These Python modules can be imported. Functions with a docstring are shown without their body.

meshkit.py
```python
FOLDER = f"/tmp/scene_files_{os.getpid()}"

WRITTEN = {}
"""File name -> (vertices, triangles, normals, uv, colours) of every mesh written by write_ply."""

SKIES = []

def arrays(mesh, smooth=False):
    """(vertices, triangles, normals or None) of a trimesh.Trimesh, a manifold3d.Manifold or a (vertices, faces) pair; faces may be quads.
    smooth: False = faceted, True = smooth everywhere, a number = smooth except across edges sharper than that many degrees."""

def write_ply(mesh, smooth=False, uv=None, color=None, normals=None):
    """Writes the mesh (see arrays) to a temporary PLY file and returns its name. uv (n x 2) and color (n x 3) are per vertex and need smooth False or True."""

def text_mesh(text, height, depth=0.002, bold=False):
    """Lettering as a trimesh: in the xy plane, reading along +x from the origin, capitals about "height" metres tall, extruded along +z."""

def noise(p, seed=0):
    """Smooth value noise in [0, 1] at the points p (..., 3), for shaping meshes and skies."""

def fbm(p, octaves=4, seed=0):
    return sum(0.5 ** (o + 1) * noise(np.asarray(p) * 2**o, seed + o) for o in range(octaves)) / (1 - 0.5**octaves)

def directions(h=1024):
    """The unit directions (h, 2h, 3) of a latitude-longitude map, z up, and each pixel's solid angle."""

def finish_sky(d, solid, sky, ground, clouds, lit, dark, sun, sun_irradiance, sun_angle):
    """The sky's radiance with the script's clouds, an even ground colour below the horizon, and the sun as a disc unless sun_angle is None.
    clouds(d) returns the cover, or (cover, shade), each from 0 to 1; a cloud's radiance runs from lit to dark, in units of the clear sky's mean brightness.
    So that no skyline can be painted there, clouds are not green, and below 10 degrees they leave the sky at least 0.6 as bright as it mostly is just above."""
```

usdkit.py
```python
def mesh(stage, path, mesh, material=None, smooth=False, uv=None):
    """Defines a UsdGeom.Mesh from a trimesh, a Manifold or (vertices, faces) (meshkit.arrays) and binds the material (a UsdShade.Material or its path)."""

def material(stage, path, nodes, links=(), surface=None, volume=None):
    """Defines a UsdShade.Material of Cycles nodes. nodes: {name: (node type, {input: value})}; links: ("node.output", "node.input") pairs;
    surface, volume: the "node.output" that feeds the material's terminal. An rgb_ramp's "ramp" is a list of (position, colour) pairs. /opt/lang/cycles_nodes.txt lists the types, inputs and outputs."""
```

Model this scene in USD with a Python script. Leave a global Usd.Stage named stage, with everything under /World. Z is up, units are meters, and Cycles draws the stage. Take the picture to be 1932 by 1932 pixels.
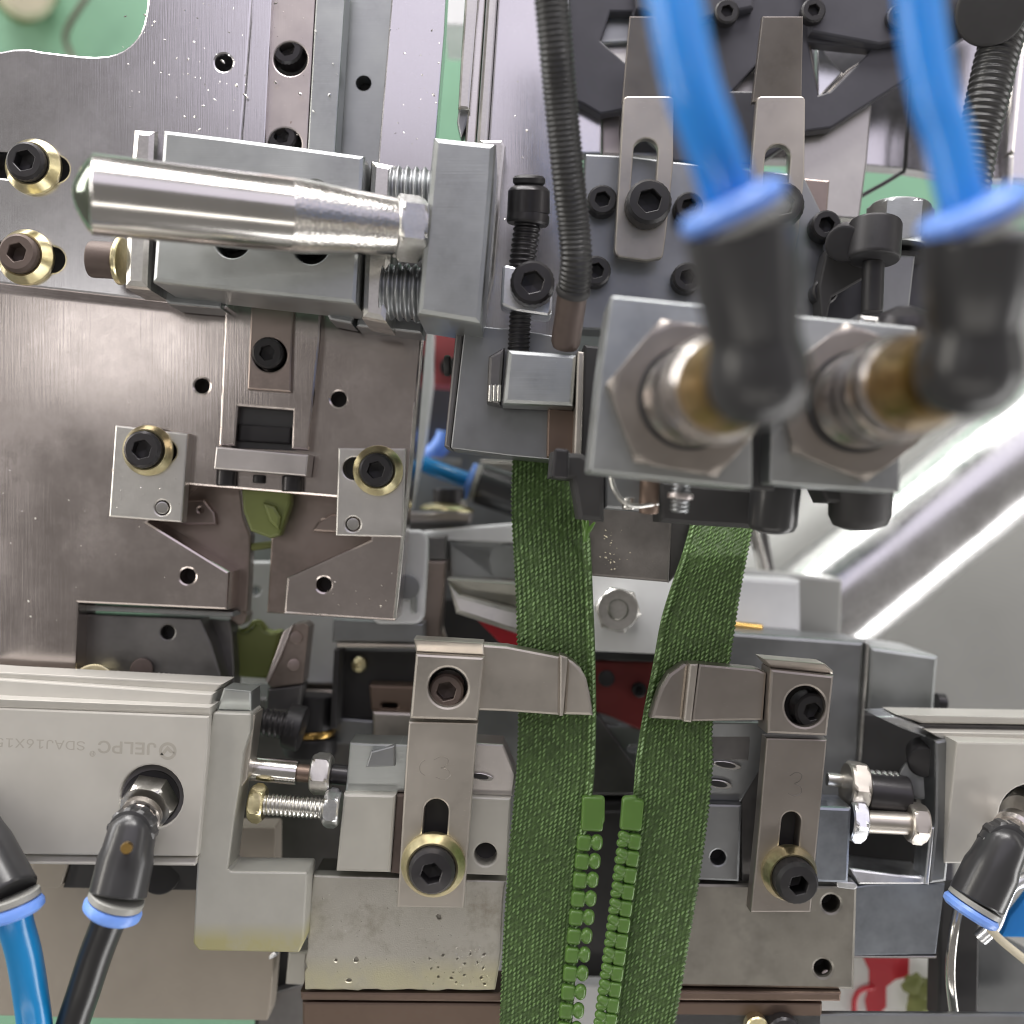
import math, random
import numpy as np
import mapbox_earcut
import shapely
from shapely.geometry import Polygon
from pxr import Usd, UsdGeom, UsdLux, UsdShade, Gf, Sdf
import usdkit, meshkit

stage = Usd.Stage.CreateInMemory()
UsdGeom.SetStageUpAxis(stage, "Z")
UsdGeom.SetStageMetersPerUnit(stage, 1.0)
UsdGeom.Xform.Define(stage, "/World")
UsdGeom.Scope.Define(stage, "/World/Looks")

# ------------------------------------------------------------------ camera
# The machine front stands in the xz plane (y = 0 is the plane of the zipper tapes); the camera is 200 mm in front of it.
D0 = 200.0
HALF = 0.483
K = 2 * HALF / 1932.0
cam = UsdGeom.Camera.Define(stage, "/World/camera")
cam.AddTranslateOp().Set(Gf.Vec3d(0, -D0 / 1000, 0))
cam.AddRotateXOp().Set(90.0)
cam.CreateFocalLengthAttr(5.5)
cam.CreateHorizontalApertureAttr(2 * 5.5 * HALF)
cam.CreateVerticalApertureAttr(2 * 5.5 * HALF)
cam.CreateFStopAttr(1.25)
cam.CreateFocusDistanceAttr(0.196)
cam.CreateClippingRangeAttr(Gf.Vec2f(0.01, 50.0))
cam.CreateExposureAttr(0.04)


# ------------------------------------------------------------------ lamps of the workshop
def rect_light(name, at, to, w, h, col, inten, roll=0.0):
    L = UsdLux.RectLight.Define(stage, "/World/" + name)
    at, to = np.array(at, float), np.array(to, float)
    z = at - to
    z /= np.linalg.norm(z)
    x = np.cross([0, 0, 1], z)
    x /= np.linalg.norm(x)
    y = np.cross(z, x)
    c, s = math.cos(roll), math.sin(roll)
    x, y = c * x + s * y, -s * x + c * y
    L.AddTransformOp().Set(Gf.Matrix4d(*[float(v) for v in (*x, 0, *y, 0, *z, 0, *at, 1)]))
    L.CreateWidthAttr(w)
    L.CreateHeightAttr(h)
    L.CreateColorAttr(Gf.Vec3f(*col))
    L.CreateIntensityAttr(inten)
    return L


rect_light("ceiling_lamp", (0.30, -0.95, 0.64), (0, 0, 0), 1.5, 0.58, (0.90, 0.84, 1.0), 0.95, roll=math.radians(-9))
rect_light("rear_ceiling_lamp", (0.0, -0.60, 1.25), (0, 0, 0), 1.3, 0.30, (1.0, 0.97, 0.95), 10.5)
rect_light("overhead_tube_lamp", (-0.1, -0.16, 1.0), (0, 0, 0), 1.3, 0.12, (1.0, 0.97, 0.94), 18.0)
rect_light("left_tube_lamp", (-0.95, -0.38, 0.25), (0, 0, 0), 0.12, 0.9, (1.0, 0.95, 0.86), 13.0)
rect_light("left_high_lamp", (-0.80, 0.02, 0.85), (0, 0, -0.03), 0.30, 1.7, (1.0, 0.98, 0.97), 7.5)
rect_light("right_low_lamp", (0.80, -0.02, -0.80), (0, 0, 0), 0.34, 1.7, (1.0, 0.98, 0.96), 7.0)
rect_light("right_tube_lamp", (0.95, -0.26, 0.35), (0, 0, 0), 0.12, 0.9, (1.0, 0.96, 0.90), 3.5)
rect_light("low_front_lamp", (-0.15, -0.85, -0.80), (0, 0, 0), 1.7, 0.12, (1.0, 0.95, 0.88), 4.0)
rect_light("left_window_lamp", (-0.45, -1.0, 0.195), (0, 0, 0), 0.20, 0.085, (1.0, 0.98, 0.96), 3.2, roll=math.radians(6))
rect_light("left_panel_lamp", (-0.80, -1.0, -0.02), (0, 0, 0), 0.20, 0.34, (1.0, 0.98, 0.97), 1.5)
dome = UsdLux.DomeLight.Define(stage, "/World/room_light")
usdkit.material(stage, "/World/Looks/room", {"b": ("background_shader", {"color": (1.0, 0.94, 0.89), "strength": 0.225})}, surface="b.background")
UsdShade.MaterialBindingAPI.Apply(dome.GetPrim()).Bind(UsdShade.Material.Get(stage, "/World/Looks/room"))


# ------------------------------------------------------------------ materials
M = {}


def metal(name, col, rough=0.38, brush=None, bump=0.12, var=0.12, metallic=1.0, spots=None, bscale=5000.0, rvar=0.08, scratch=0.5):
    """Machined metal: base colour with faint smudges, brush lines (fine stretched noise) as relief and roughness."""
    sc = {"x": (120.0, bscale, bscale), "z": (bscale, bscale, 120.0), None: (bscale * .5,) * 3, "d": (bscale, bscale, 700.0)}[brush]
    lo = tuple(c * (1 - var) for c in col)
    hi = tuple(min(1.0, c * (1 + var * 0.7)) for c in col)
    n = {"g": ("geometry", {}),
         "mp": ("mapping", {"scale": sc}),
         "fine": ("noise_texture", {"scale": 1.0, "detail": 3.0}),
         "big": ("noise_texture", {"scale": 75.0, "detail": 5.0, "roughness": 0.62}),
         "cr": ("rgb_ramp", {"ramp": [(0.3, lo), (0.7, hi)]}),
         "rr": ("map_range", {"from_min": 0.25, "from_max": 0.75, "to_min": max(0.03, rough - rvar), "to_max": rough + rvar}),
         "ad": ("math", {"math_type": "multiply_add", "value2": 0.5}),
         "bp": ("bump", {"strength": bump, "distance": 0.00012}),
         "p": ("principled_bsdf", {"metallic": metallic, "roughness": rough})}
    l = [("g.position", "mp.vector"), ("mp.vector", "fine.vector"), ("g.position", "big.vector"),
         ("fine.fac", "ad.value1"), ("big.fac", "ad.value3"), ("big.fac", "cr.fac"),
         ("big.fac", "rr.value"), ("rr.result", "p.roughness"), ("fine.fac", "bp.height"), ("bp.normal", "p.normal")]
    src = "cr.color"
    if scratch:
        n.update({"sv": ("mapping", {"rotation": (0, math.radians(-35), 0), "scale": (1300.0, 1.0, 9000.0)}),
                  "sn": ("noise_texture", {"scale": 1.0, "detail": 2.0, "roughness": 0.6}),
                  "sc": ("rgb_ramp", {"ramp": [(0.66, (0, 0, 0)), (0.72, (scratch,) * 3)]}),
                  "sx": ("mix_color", {"b": tuple(min(1, c * 1.5) for c in col)})})
        l += [("g.position", "sv.vector"), ("sv.vector", "sn.vector"), ("sn.fac", "sc.fac"), ("sc.color", "sx.fac"), (src, "sx.a")]
        src = "sx.result"
    if spots:
        scol, sscale, samt = spots
        n["sp"] = ("noise_texture", {"scale": sscale, "detail": 4.0, "roughness": 0.7})
        n["sr"] = ("rgb_ramp", {"ramp": [(samt, (0, 0, 0)), (samt + (0.06 if sscale > 200 else 0.2), (1, 1, 1))]})
        n["sm"] = ("mix_color", {"b": scol})
        l += [("g.position", "sp.vector"), ("sp.fac", "sr.fac"), ("sr.color", "sm.fac"), (src, "sm.a")]
        src = "sm.result"
    l.append((src, "p.base_color"))
    M[name] = usdkit.material(stage, "/World/Looks/" + name, n, l, surface="p.BSDF")


def paint(name, col, rough=0.45, var=0.1, bump=0.05, scale=3000.0, spec=0.5, extra=None, vscale=90.0):
    lo = tuple(c * (1 - var) for c in col)
    hi = tuple(min(1.0, c * (1 + var)) for c in col)
    p = {"roughness": rough, "specular_ior_level": spec}
    p.update(extra or {})
    M[name] = usdkit.material(stage, "/World/Looks/" + name, {
        "g": ("geometry", {}), "big": ("noise_texture", {"scale": vscale, "detail": 5.0, "roughness": 0.6}),
        "fine": ("noise_texture", {"scale": scale, "detail": 2.0}),
        "cr": ("rgb_ramp", {"ramp": [(0.3, lo), (0.7, hi)]}), "bp": ("bump", {"strength": bump, "distance": 0.0001}),
        "p": ("principled_bsdf", p)},
        [("g.position", "big.vector"), ("g.position", "fine.vector"), ("big.fac", "cr.fac"), ("cr.color", "p.base_color"),
         ("fine.fac", "bp.height"), ("bp.normal", "p.normal")], surface="p.BSDF")


RUST = (0.16, 0.07, 0.03)
metal("steel_plate", (0.67, 0.66, 0.68), 0.22, "z", 0.14, var=.05, rvar=.03)
metal("steel_warm", (0.55, 0.495, 0.475), 0.19, "z", 0.11, var=0.10, bscale=3600, rvar=.05)
metal("steel_brown", (0.33, 0.275, 0.25), 0.36, "z", 0.10)
metal("rail_brown", (0.56, 0.51, 0.50), 0.42, "z", 0.10, spots=(RUST, 420.0, 0.72))
metal("steel_cross", (0.56, 0.53, 0.52), 0.42, "d", 0.14, spots=((0.25, 0.2, 0.12), 300.0, 0.68))
metal("block_grey", (0.43, 0.45, 0.45), 0.40, "x", 0.12)
metal("block_dark", (0.30, 0.31, 0.32), 0.42, "z", 0.10)
metal("steel_dark", (0.20, 0.195, 0.195), 0.45, None, 0.15, var=0.25)
metal("tab_steel", (0.60, 0.585, 0.56), 0.38, "d", 0.14)
metal("chrome", (0.66, 0.645, 0.62), 0.17, "x", 0.03, var=0.05, rvar=0.04)
metal("chrome_knurl", (0.62, 0.60, 0.57), 0.2, None, 0.7, var=0.1, bscale=4000)
metal("nut_zinc", (0.62, 0.61, 0.585), 0.27, None, 0.08, var=0.08)
metal("nickel", (0.60, 0.56, 0.53), 0.20, None, 0.03, var=0.06)
metal("yellow_zinc", (0.80, 0.72, 0.44), 0.28, None, 0.06, var=0.18)
metal("brass", (0.66, 0.43, 0.14), 0.26, None, 0.03, var=0.08)
metal("black_oxide", (0.045, 0.043, 0.046), 0.33, None, 0.10, var=0.2, metallic=0.55)
metal("black_oxide_dull", (0.030, 0.029, 0.031), 0.45, None, 0.10, var=0.2, metallic=0.4)
metal("rusty_oxide", (0.115, 0.088, 0.078), 0.5, None, 0.25, var=0.3, metallic=0.5)
metal("clamp_nickel", (0.53, 0.495, 0.45), 0.40, None, 0.05, var=0.06)
metal("clamp_dark", (0.35, 0.32, 0.295), 0.40, None, 0.05, var=0.08)
metal("worn_block", (0.64, 0.62, 0.565), 0.42, "z", 0.10, var=0.10, spots=((0.20, 0.17, 0.13), 260.0, 0.70))
metal("worn_right", (0.33, 0.315, 0.285), 0.40, "z", 0.10, var=0.2, spots=((0.24, 0.23, 0.21), 70.0, 0.53))
metal("blue_steel", (0.34, 0.37, 0.42), 0.30, "z", 0.05)
metal("base_brown", (0.22, 0.165, 0.135), 0.5, "x", 0.10)
metal("bright_alu", (0.82, 0.84, 0.87), 0.30, "x", 0.06, var=0.05)
metal("scuffed", (0.24, 0.225, 0.215), 0.5, None, 0.5, var=0.3, spots=((0.42, 0.42, 0.28), 500.0, 0.70))
metal("tube_steel", (0.74, 0.74, 0.75), 0.25, "x", 0.02, var=0.04)
metal("lever_cast", (0.58, 0.57, 0.52), 0.40, None, 0.15, var=0.12)
paint("anodised", (0.50, 0.485, 0.45), 0.42, 0.05, 0.14, scale=7000, extra={"metallic": 0.25})
paint("anodised_text", (0.40, 0.38, 0.34), 0.55, 0.06, 0.05, extra={"metallic": 0.3})
paint("bracket_plate", (0.53, 0.52, 0.475), 0.40, 0.06, 0.06, extra={"metallic": 0.55})
paint("stain_yellow", (0.50, 0.47, 0.24), 0.5, 0.15, 0.05, extra={"metallic": 0.35})
paint("rear_plate", (0.375, 0.335, 0.285), 0.42, 0.05, 0.05, extra={"metallic": 0.35})
paint("black_plastic", (0.034, 0.034, 0.036), 0.27, 0.15, 0.08)
paint("black_rubber", (0.020, 0.020, 0.021), 0.30, 0.15, 0.03)
paint("black_dull", (0.032, 0.031, 0.032), 0.55, 0.2, 0.05)
paint("dark_anodised", (0.060, 0.060, 0.072), 0.36, 0.15, 0.05)
paint("cable_sleeve", (0.030, 0.030, 0.030), 0.34, 0.2, 0.06)
paint("grey_ring", (0.30, 0.30, 0.28), 0.4, 0.05, 0.02)
paint("collar_blue", (0.17, 0.32, 0.86), 0.35, 0.05, 0.02, extra={"subsurface_weight": 0.25, "subsurface_scale": 0.001, "subsurface_radius": (0.5, 0.6, 1.0)})
paint("tube_blue", (0.028, 0.235, 0.68), 0.14, 0.04, 0.01, extra={"subsurface_weight": 0.15, "subsurface_scale": 0.001, "subsurface_radius": (0.2, 0.5, 1.0)})
paint("tube_cyan", (0.010, 0.22, 0.52), 0.22, 0.04, 0.01)
paint("green_mat", (0.19, 0.37, 0.25), 0.5, 0.12, 0.05, vscale=25)
paint("panel_grey", (0.50, 0.505, 0.485), 0.28, 0.13, 0.03, extra={"metallic": 0.4}, vscale=11)
paint("pale_grey", (0.80, 0.81, 0.83), 0.35, 0.05, 0.03)
paint("cream", (0.68, 0.62, 0.47), 0.5, 0.08, 0.03)
paint("wire_brown", (0.12, 0.10, 0.075), 0.5, 0.1, 0.03)
paint("white_card", (0.78, 0.78, 0.76), 0.6, 0.03, 0.02)
paint("red_plastic", (0.50, 0.025, 0.04), 0.4, 0.08, 0.03)
paint("red_paint", (0.21, 0.035, 0.035), 0.4, 0.1, 0.04)
paint("pink_red", (0.40, 0.085, 0.095), 0.5, 0.1, 0.03)
paint("olive_plastic", (0.15, 0.178, 0.05), 0.42, 0.1, 0.05)
paint("moss", (0.17, 0.19, 0.06), 0.6, 0.3, 0.1)
paint("tooth_green", (0.098, 0.195, 0.042), 0.30, 0.08, 0.04, extra={"subsurface_weight": 0.15, "subsurface_scale": 0.0006, "subsurface_radius": (0.5, 1.0, 0.3)})


def stained(name, col, stain, z0, z1, rough, metallic, pit=None):
    """A plate whose lower edge (z0 to z1, metres) is stained by oil."""
    n = {"g": ("geometry", {}), "xyz": ("separate_xyz", {}), "big": ("noise_texture", {"scale": 130.0, "detail": 5.0, "roughness": 0.65}),
         "mr": ("map_range", {"from_min": z1, "from_max": z0, "to_min": 0.0, "to_max": 0.9, "clamp": True}),
         "mm": ("math", {"math_type": "multiply"}), "nr": ("map_range", {"from_min": 0.1, "from_max": 0.55, "clamp": True}),
         "c": ("rgb_ramp", {"ramp": [(0.3, tuple(x * .9 for x in col)), (0.7, col)]}), "mix": ("mix_color", {"b": stain}),
         "fine": ("noise_texture", {"scale": 3500.0, "detail": 2.0}), "bp": ("bump", {"strength": 0.35 if pit else 0.1, "distance": 0.00012}),
         "p": ("principled_bsdf", {"roughness": rough, "metallic": metallic})}
    l = [("g.position", "xyz.vector"), ("g.position", "big.vector"), ("g.position", "fine.vector"), ("xyz.z", "mr.value"), ("big.fac", "nr.value"),
         ("mr.result", "mm.value1"), ("nr.result", "mm.value2"), ("mm.value", "mix.fac"), ("big.fac", "c.fac"), ("fine.fac", "bp.height"), ("bp.normal", "p.normal")]
    if pit:
        n["sp"] = ("noise_texture", {"scale": 110.0, "detail": 7.0, "roughness": 0.74})
        n["sr"] = ("rgb_ramp", {"ramp": [(0.50, (0, 0, 0)), (0.72, (.8, .8, .8))]})
        n["sm"] = ("mix_color", {"b": pit})
        l += [("g.position", "sp.vector"), ("sp.fac", "sr.fac"), ("sr.color", "sm.fac"), ("c.color", "sm.a"), ("sm.result", "mix.a")]
    else:
        l.append(("c.color", "mix.a"))
    l.append(("mix.result", "p.base_color"))
    M[name] = usdkit.material(stage, "/World/Looks/" + name, n, l, surface="p.BSDF")


stained("bracket_stained", (0.52, 0.515, 0.475), (0.46, 0.43, 0.21), -0.0785, -0.0750, 0.40, 0.55)
stained("worn_stained", (0.52, 0.505, 0.46), (0.56, 0.535, 0.37), -0.0872, -0.0835, 0.40, 0.8, (0.26, 0.23, 0.18))
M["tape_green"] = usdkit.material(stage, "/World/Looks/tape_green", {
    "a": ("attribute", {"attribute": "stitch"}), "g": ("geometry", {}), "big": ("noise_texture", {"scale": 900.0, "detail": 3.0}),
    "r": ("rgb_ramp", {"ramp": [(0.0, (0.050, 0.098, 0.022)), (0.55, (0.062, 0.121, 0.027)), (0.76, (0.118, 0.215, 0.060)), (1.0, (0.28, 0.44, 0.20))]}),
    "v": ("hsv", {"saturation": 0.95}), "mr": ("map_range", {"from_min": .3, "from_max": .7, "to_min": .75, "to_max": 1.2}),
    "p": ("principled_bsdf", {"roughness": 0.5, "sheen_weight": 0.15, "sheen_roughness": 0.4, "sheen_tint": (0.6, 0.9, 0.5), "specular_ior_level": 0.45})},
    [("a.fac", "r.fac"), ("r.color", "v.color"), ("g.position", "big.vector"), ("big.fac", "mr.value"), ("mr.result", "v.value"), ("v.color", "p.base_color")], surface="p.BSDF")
metal("dome_tip", (0.30, 0.34, 0.27), 0.12, None, 0.02, var=0.1)

# ------------------------------------------------------------------ scene-tree helpers
used = {}


def numbered(parent, name):
    k = parent + "/" + name
    n = used.get(k, 0)
    used[k] = n + 1
    return name if n == 0 else "%s_%03d" % (name, n)


class Node:
    def __init__(self, path, org):
        self.path, self.org = path, np.array(org, float)


def sc(h):
    return (D0 - h) * K


def P(u, v, h):
    """A point of the machine: (u, v) read off the photograph (1932 wide), h millimetres in front of the zipper plane -> millimetres (x right, y away, z up)."""
    s = sc(h)
    return np.array([(u - 966) * s, -h, (966 - v) * s])


def tag(prim, label=None, cat=None, group=None, kind=None):
    for k, x in (("label", label), ("category", cat), ("group", group), ("kind", kind)):
        if x:
            prim.SetCustomDataByKey(k, x)


def thing(name, label, cat, at, group=None, kind=None):
    nm = numbered("/World", name)
    x = UsdGeom.Xform.Define(stage, "/World/" + nm)
    org = P(*at)
    x.AddTranslateOp().Set(Gf.Vec3d(*[float(c) / 1000 for c in org]))
    tag(x.GetPrim(), label, cat, group, kind)
    return Node("/World/" + nm, org)


def obj(T, name, vf, mat, smooth=18, label=None, kind=None, vert=None):
    v, f = vf
    v = (np.asarray(v, float) - T.org) / 1000.0
    nm = numbered(T.path, name)
    m = usdkit.mesh(stage, T.path + "/" + nm, (v, np.asarray(f, int)), M[mat], smooth=smooth)
    if vert is not None:
        UsdGeom.PrimvarsAPI(m).CreatePrimvar(vert[0], Sdf.ValueTypeNames.FloatArray, "vertex").Set([float(x) for x in vert[1]])
    tag(m.GetPrim(), label, kind=kind)
    return Node(T.path + "/" + nm, T.org)


def join(*ms):
    vs, fs, n = [], [], 0
    for v, f in ms:
        vs.append(np.asarray(v, float))
        f = np.asarray(f, int)
        if f.shape[1] == 4:
            f = np.vstack([f[:, [0, 1, 2]], f[:, [0, 2, 3]]])
        fs.append(f + n)
        n += len(v)
    return np.vstack(vs), np.vstack(fs)


# ------------------------------------------------------------------ shape helpers (millimetres)
def area(p):
    return 0.5 * np.sum(p[:, 0] * np.roll(p[:, 1], -1) - np.roll(p[:, 0], -1) * p[:, 1])


def inset(p, d):
    """Moves a closed ring to its left by d (counter-clockwise outlines shrink, clockwise holes grow)."""
    if d == 0:
        return p.copy()
    a, b = p - np.roll(p, 1, 0), np.roll(p, -1, 0) - p
    na, nb = (np.stack([-x[:, 1], x[:, 0]], 1) / np.maximum(np.linalg.norm(x, axis=1, keepdims=True), 1e-9) for x in (a, b))
    m = na + nb
    den = np.maximum((m * m).sum(1, keepdims=True) / 2, 0.35)
    return p + d * m / den


def circle(c, r, n=28):
    t = np.arange(n) / n * 2 * math.pi
    return np.stack([c[0] + r * np.cos(t), c[1] + r * np.sin(t)], 1)


def extrude(rings, h, t, b=0.3, tilt=(0, 0), hb=None):
    """A plate: 2-D rings (first the outline, then holes) in the xz plane, its front face at height h, thickness t away from the camera, front edges bevelled by b."""
    out = []
    for i, r in enumerate(rings):
        r = np.asarray(r, float)
        keep = np.linalg.norm(r - np.roll(r, 1, 0), axis=1) > 1e-4
        r = r[keep]
        if (area(r) > 0) != (i == 0):
            r = r[::-1]
        out.append(r)
    levels = [(b, 0.0), (0.29 * b, 0.29 * b), (0.0, b), (0.0, t)] if b > 0 else [(0, 0.0), (0, t)]
    V, F, base = [], [], 0
    lens = [len(r) for r in out]
    N = sum(lens)
    for ins, dep in levels:
        pts = np.vstack([inset(r, ins * (1 if i == 0 or hb is None or b == 0 else hb / b)) for i, r in enumerate(out)])
        V.append(np.column_stack([pts[:, 0], np.full(N, -h + dep), pts[:, 1]]))
    front = np.ascontiguousarray(V[0][:, [0, 2]])
    tri = mapbox_earcut.triangulate_float64(np.ascontiguousarray(front), np.cumsum(lens).astype(np.uint32)).reshape(-1, 3).astype(int)
    a = front[tri]
    flip = np.cross(a[:, 1] - a[:, 0], a[:, 2] - a[:, 0]) < 0
    tri[flip] = tri[flip][:, ::-1]
    L = len(levels)
    V += [V[0].copy(), V[-1].copy()]
    F.append(tri + L * N)  # x right, z up seen from -y: counter-clockwise faces the camera
    F.append(tri[:, ::-1] + (L + 1) * N)
    for k in range(L - 1):
        s = 0
        for n in lens:
            i = np.arange(n)
            j = (i + 1) % n
            o, q = k * N + s, (k + 1) * N + s
            F.append(np.vstack([np.stack([o + i, q + i, o + j], 1), np.stack([o + j, q + i, q + j], 1)]))
            s += n
    V, F = np.vstack(V), np.vstack(F)
    if tilt != (0, 0):
        c = V.mean(0)
        V[:, 1] += (V[:, 0] - c[0]) * math.tan(math.radians(tilt[0])) + (V[:, 2] - c[2]) * math.tan(math.radians(tilt[1]))
    return V, F


def rounded(p, r, q=4):
    if r <= 0:
        return np.asarray(p, float)
    g = Polygon(p).buffer(-r, join_style=2).buffer(r, quad_segs=q)
    if g.geom_type != "Polygon":
        g = max(g.geoms, key=lambda x: x.area)
    return np.array(g.exterior.coords)[:-1]


def to2(pts, h):
    s = sc(h)
    return np.array([[(u - 966) * s, (966 - v) * s] for u, v in pts])


def plate(T, name, mat, pts, h, t, b=0.3, holes=(), r=0, tilt=(0, 0), label=None, smooth=18, hb=None, floors=0):
    """pts and holes in photograph pixels at the front face. A hole is (u, v, radius), a slot (u1, v1, u2, v2, radius), or a list of points."""
    s = sc(h)
    b = min(b, .66 * r) if r > 0 else b
    rings = [rounded(to2(pts, h), r)]
    for hl in holes:
        if len(hl) == 3 and np.isscalar(hl[0]):
            rings.append(circle(to2([hl[:2]], h)[0], hl[2] * s))
        elif len(hl) == 5 and np.isscalar(hl[0]):
            line = shapely.LineString(to2([hl[:2], hl[2:4]], h)).buffer(hl[4] * s, quad_segs=6)
            rings.append(np.array(line.exterior.coords)[:-1])
        else:
            rings.append(to2(hl, h))
    o = obj(T, name, extrude(rings, h, t, b, tilt, hb), mat, smooth, label)
    for hl in holes:
        if floors and np.isscalar(hl[0]):  # the dark bottom of a blind hole
            q = shapely.LineString([hl[:2], hl[2:4]]).buffer(hl[4] + 3, quad_segs=5) if len(hl) == 5 else shapely.Point(hl[:2]).buffer(hl[2] + 3, quad_segs=5)
            obj(T, "hole_bottom", extrude([to2(np.array(q.exterior.coords)[:-1], h) * 1.0], h - floors, .3, 0), "black_dull", None)
    return o


def frame(p0, p1):
    p0, p1 = np.asarray(p0, float), np.asarray(p1, float)
    a = p1 - p0
    L = np.linalg.norm(a)
    a = a / L
    ref = np.array([0, 0, 1.0]) if abs(a[2]) < 0.9 else np.array([1.0, 0, 0])
    x = np.cross(ref, a)
    x /= np.linalg.norm(x)
    return p0, L, a, x, np.cross(a, x)


def loft(rings, closed=True, caps=True):
    rings = np.asarray(rings, float)
    m, n = rings.shape[:2]
    V = rings.reshape(-1, 3)
    i = np.arange(n)
    j = (i + 1) % n
    F = []
    for k in range(m - 1):
        a, b = k * n, (k + 1) * n
        F.append(np.vstack([np.stack([a + i, a + j, b + j], 1), np.stack([a + i, b + j, b + i], 1)]))
    if caps:
        V = np.vstack([V, rings[0].mean(0), rings[-1].mean(0)])
        c0, c1 = m * n, m * n + 1
        F.append(np.stack([np.full(n, c0), j, i], 1))
        F.append(np.stack([np.full(n, c1), (m - 1) * n + i, (m - 1) * n + j], 1))
    return V, np.vstack(F)


def hexr(t, n=6):
    w = 2 * math.pi / n
    return 1.0 / np.cos((t + w / 2) % w - w / 2)


def lathe_m(p0, p1, prof, n=36, shape=None, rot=0.0):
    """prof: (fraction along p0-p1, radius mm[, is_hex]). shape(theta) scales the radius of the hex rings."""
    o, L, a, x, y = frame(p0, p1)
    t = np.arange(n) / n * 2 * math.pi + rot
    rings = []
    for q in prof:
        rr = q[1] * (hexr(t - rot) if len(q) > 2 and q[2] else np.ones(n))
        rings.append(o + a * L * q[0] + np.outer(rr * np.cos(t), x) + np.outer(rr * np.sin(t), y))
    return loft(rings)


def ax(T, name, mat, e0, e1, prof, n=36, smooth=32, rot=0.0, label=None):
    return obj(T, name, lathe_m(P(*e0), P(*e1), prof, n, rot=rot), mat, smooth, label)


def cyl(T, name, mat, e0, e1, r, ch=0.25, n=36, label=None, r2=None):
    L = np.linalg.norm(P(*e1) - P(*e0))
    c = min(ch / L, 0.3)
    r2 = r if r2 is None else r2
    return ax(T, name, mat, e0, e1, [(0, max(r - ch, .02)), (c * .3, r - .3 * ch), (c, r), (1 - c, r2), (1 - .3 * c, r2 - .3 * ch), (1, max(r2 - ch, .02))], n, label=label, smooth=28)


def hexnut(T, name, mat, e0, e1, rc, bore=0.0, rot=0.0, label=None):
    """A hexagon prism round the axis e0-e1; rc: circumscribed radius (mm). Corners are chamfered."""
    o, L, a, x, y = frame(P(*e0), P(*e1))
    n = 48
    t = np.arange(n) / n * 2 * math.pi
    ri = rc * math.cos(math.pi / 6)
    full = ri * hexr(t)
    lim = ri * 1.02
    rings = []
    for f, cap in ((0, lim - .35), (0.3 / L, lim), (0.9 / L, 9e9), (1 - 0.9 / L, 9e9), (1 - .3 / L, lim), (1, lim - .35)):
        rr = np.minimum(full, cap) if cap < 9e8 else full
        rings.append(o + a * L * f + np.outer(rr * np.cos(t + rot), x) + np.outer(rr * np.sin(t + rot), y))
    return obj(T, name, loft(rings), mat, 20, label)


def thread_m(p0, p1, r, pitch=0.8, depth=0.35, n=28):
    o, L, a, x, y = frame(p0, p1)
    t = np.arange(n) / n * 2 * math.pi
    rings = []
    for s in np.arange(0, L, pitch / 6):
        ph = (s / pitch - t / (2 * math.pi)) % 1
        rr = r - depth * np.abs(2 * ph - 1)
        rings.append(o + a * s + np.outer(rr * np.cos(t), x) + np.outer(rr * np.sin(t), y))
    return loft(rings)


def thread(T, name, mat, e0, e1, r, pitch=0.8, depth=0.35, label=None):
    return obj(T, name, thread_m(P(*e0), P(*e1), r, pitch, depth), mat, 55, label)


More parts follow.
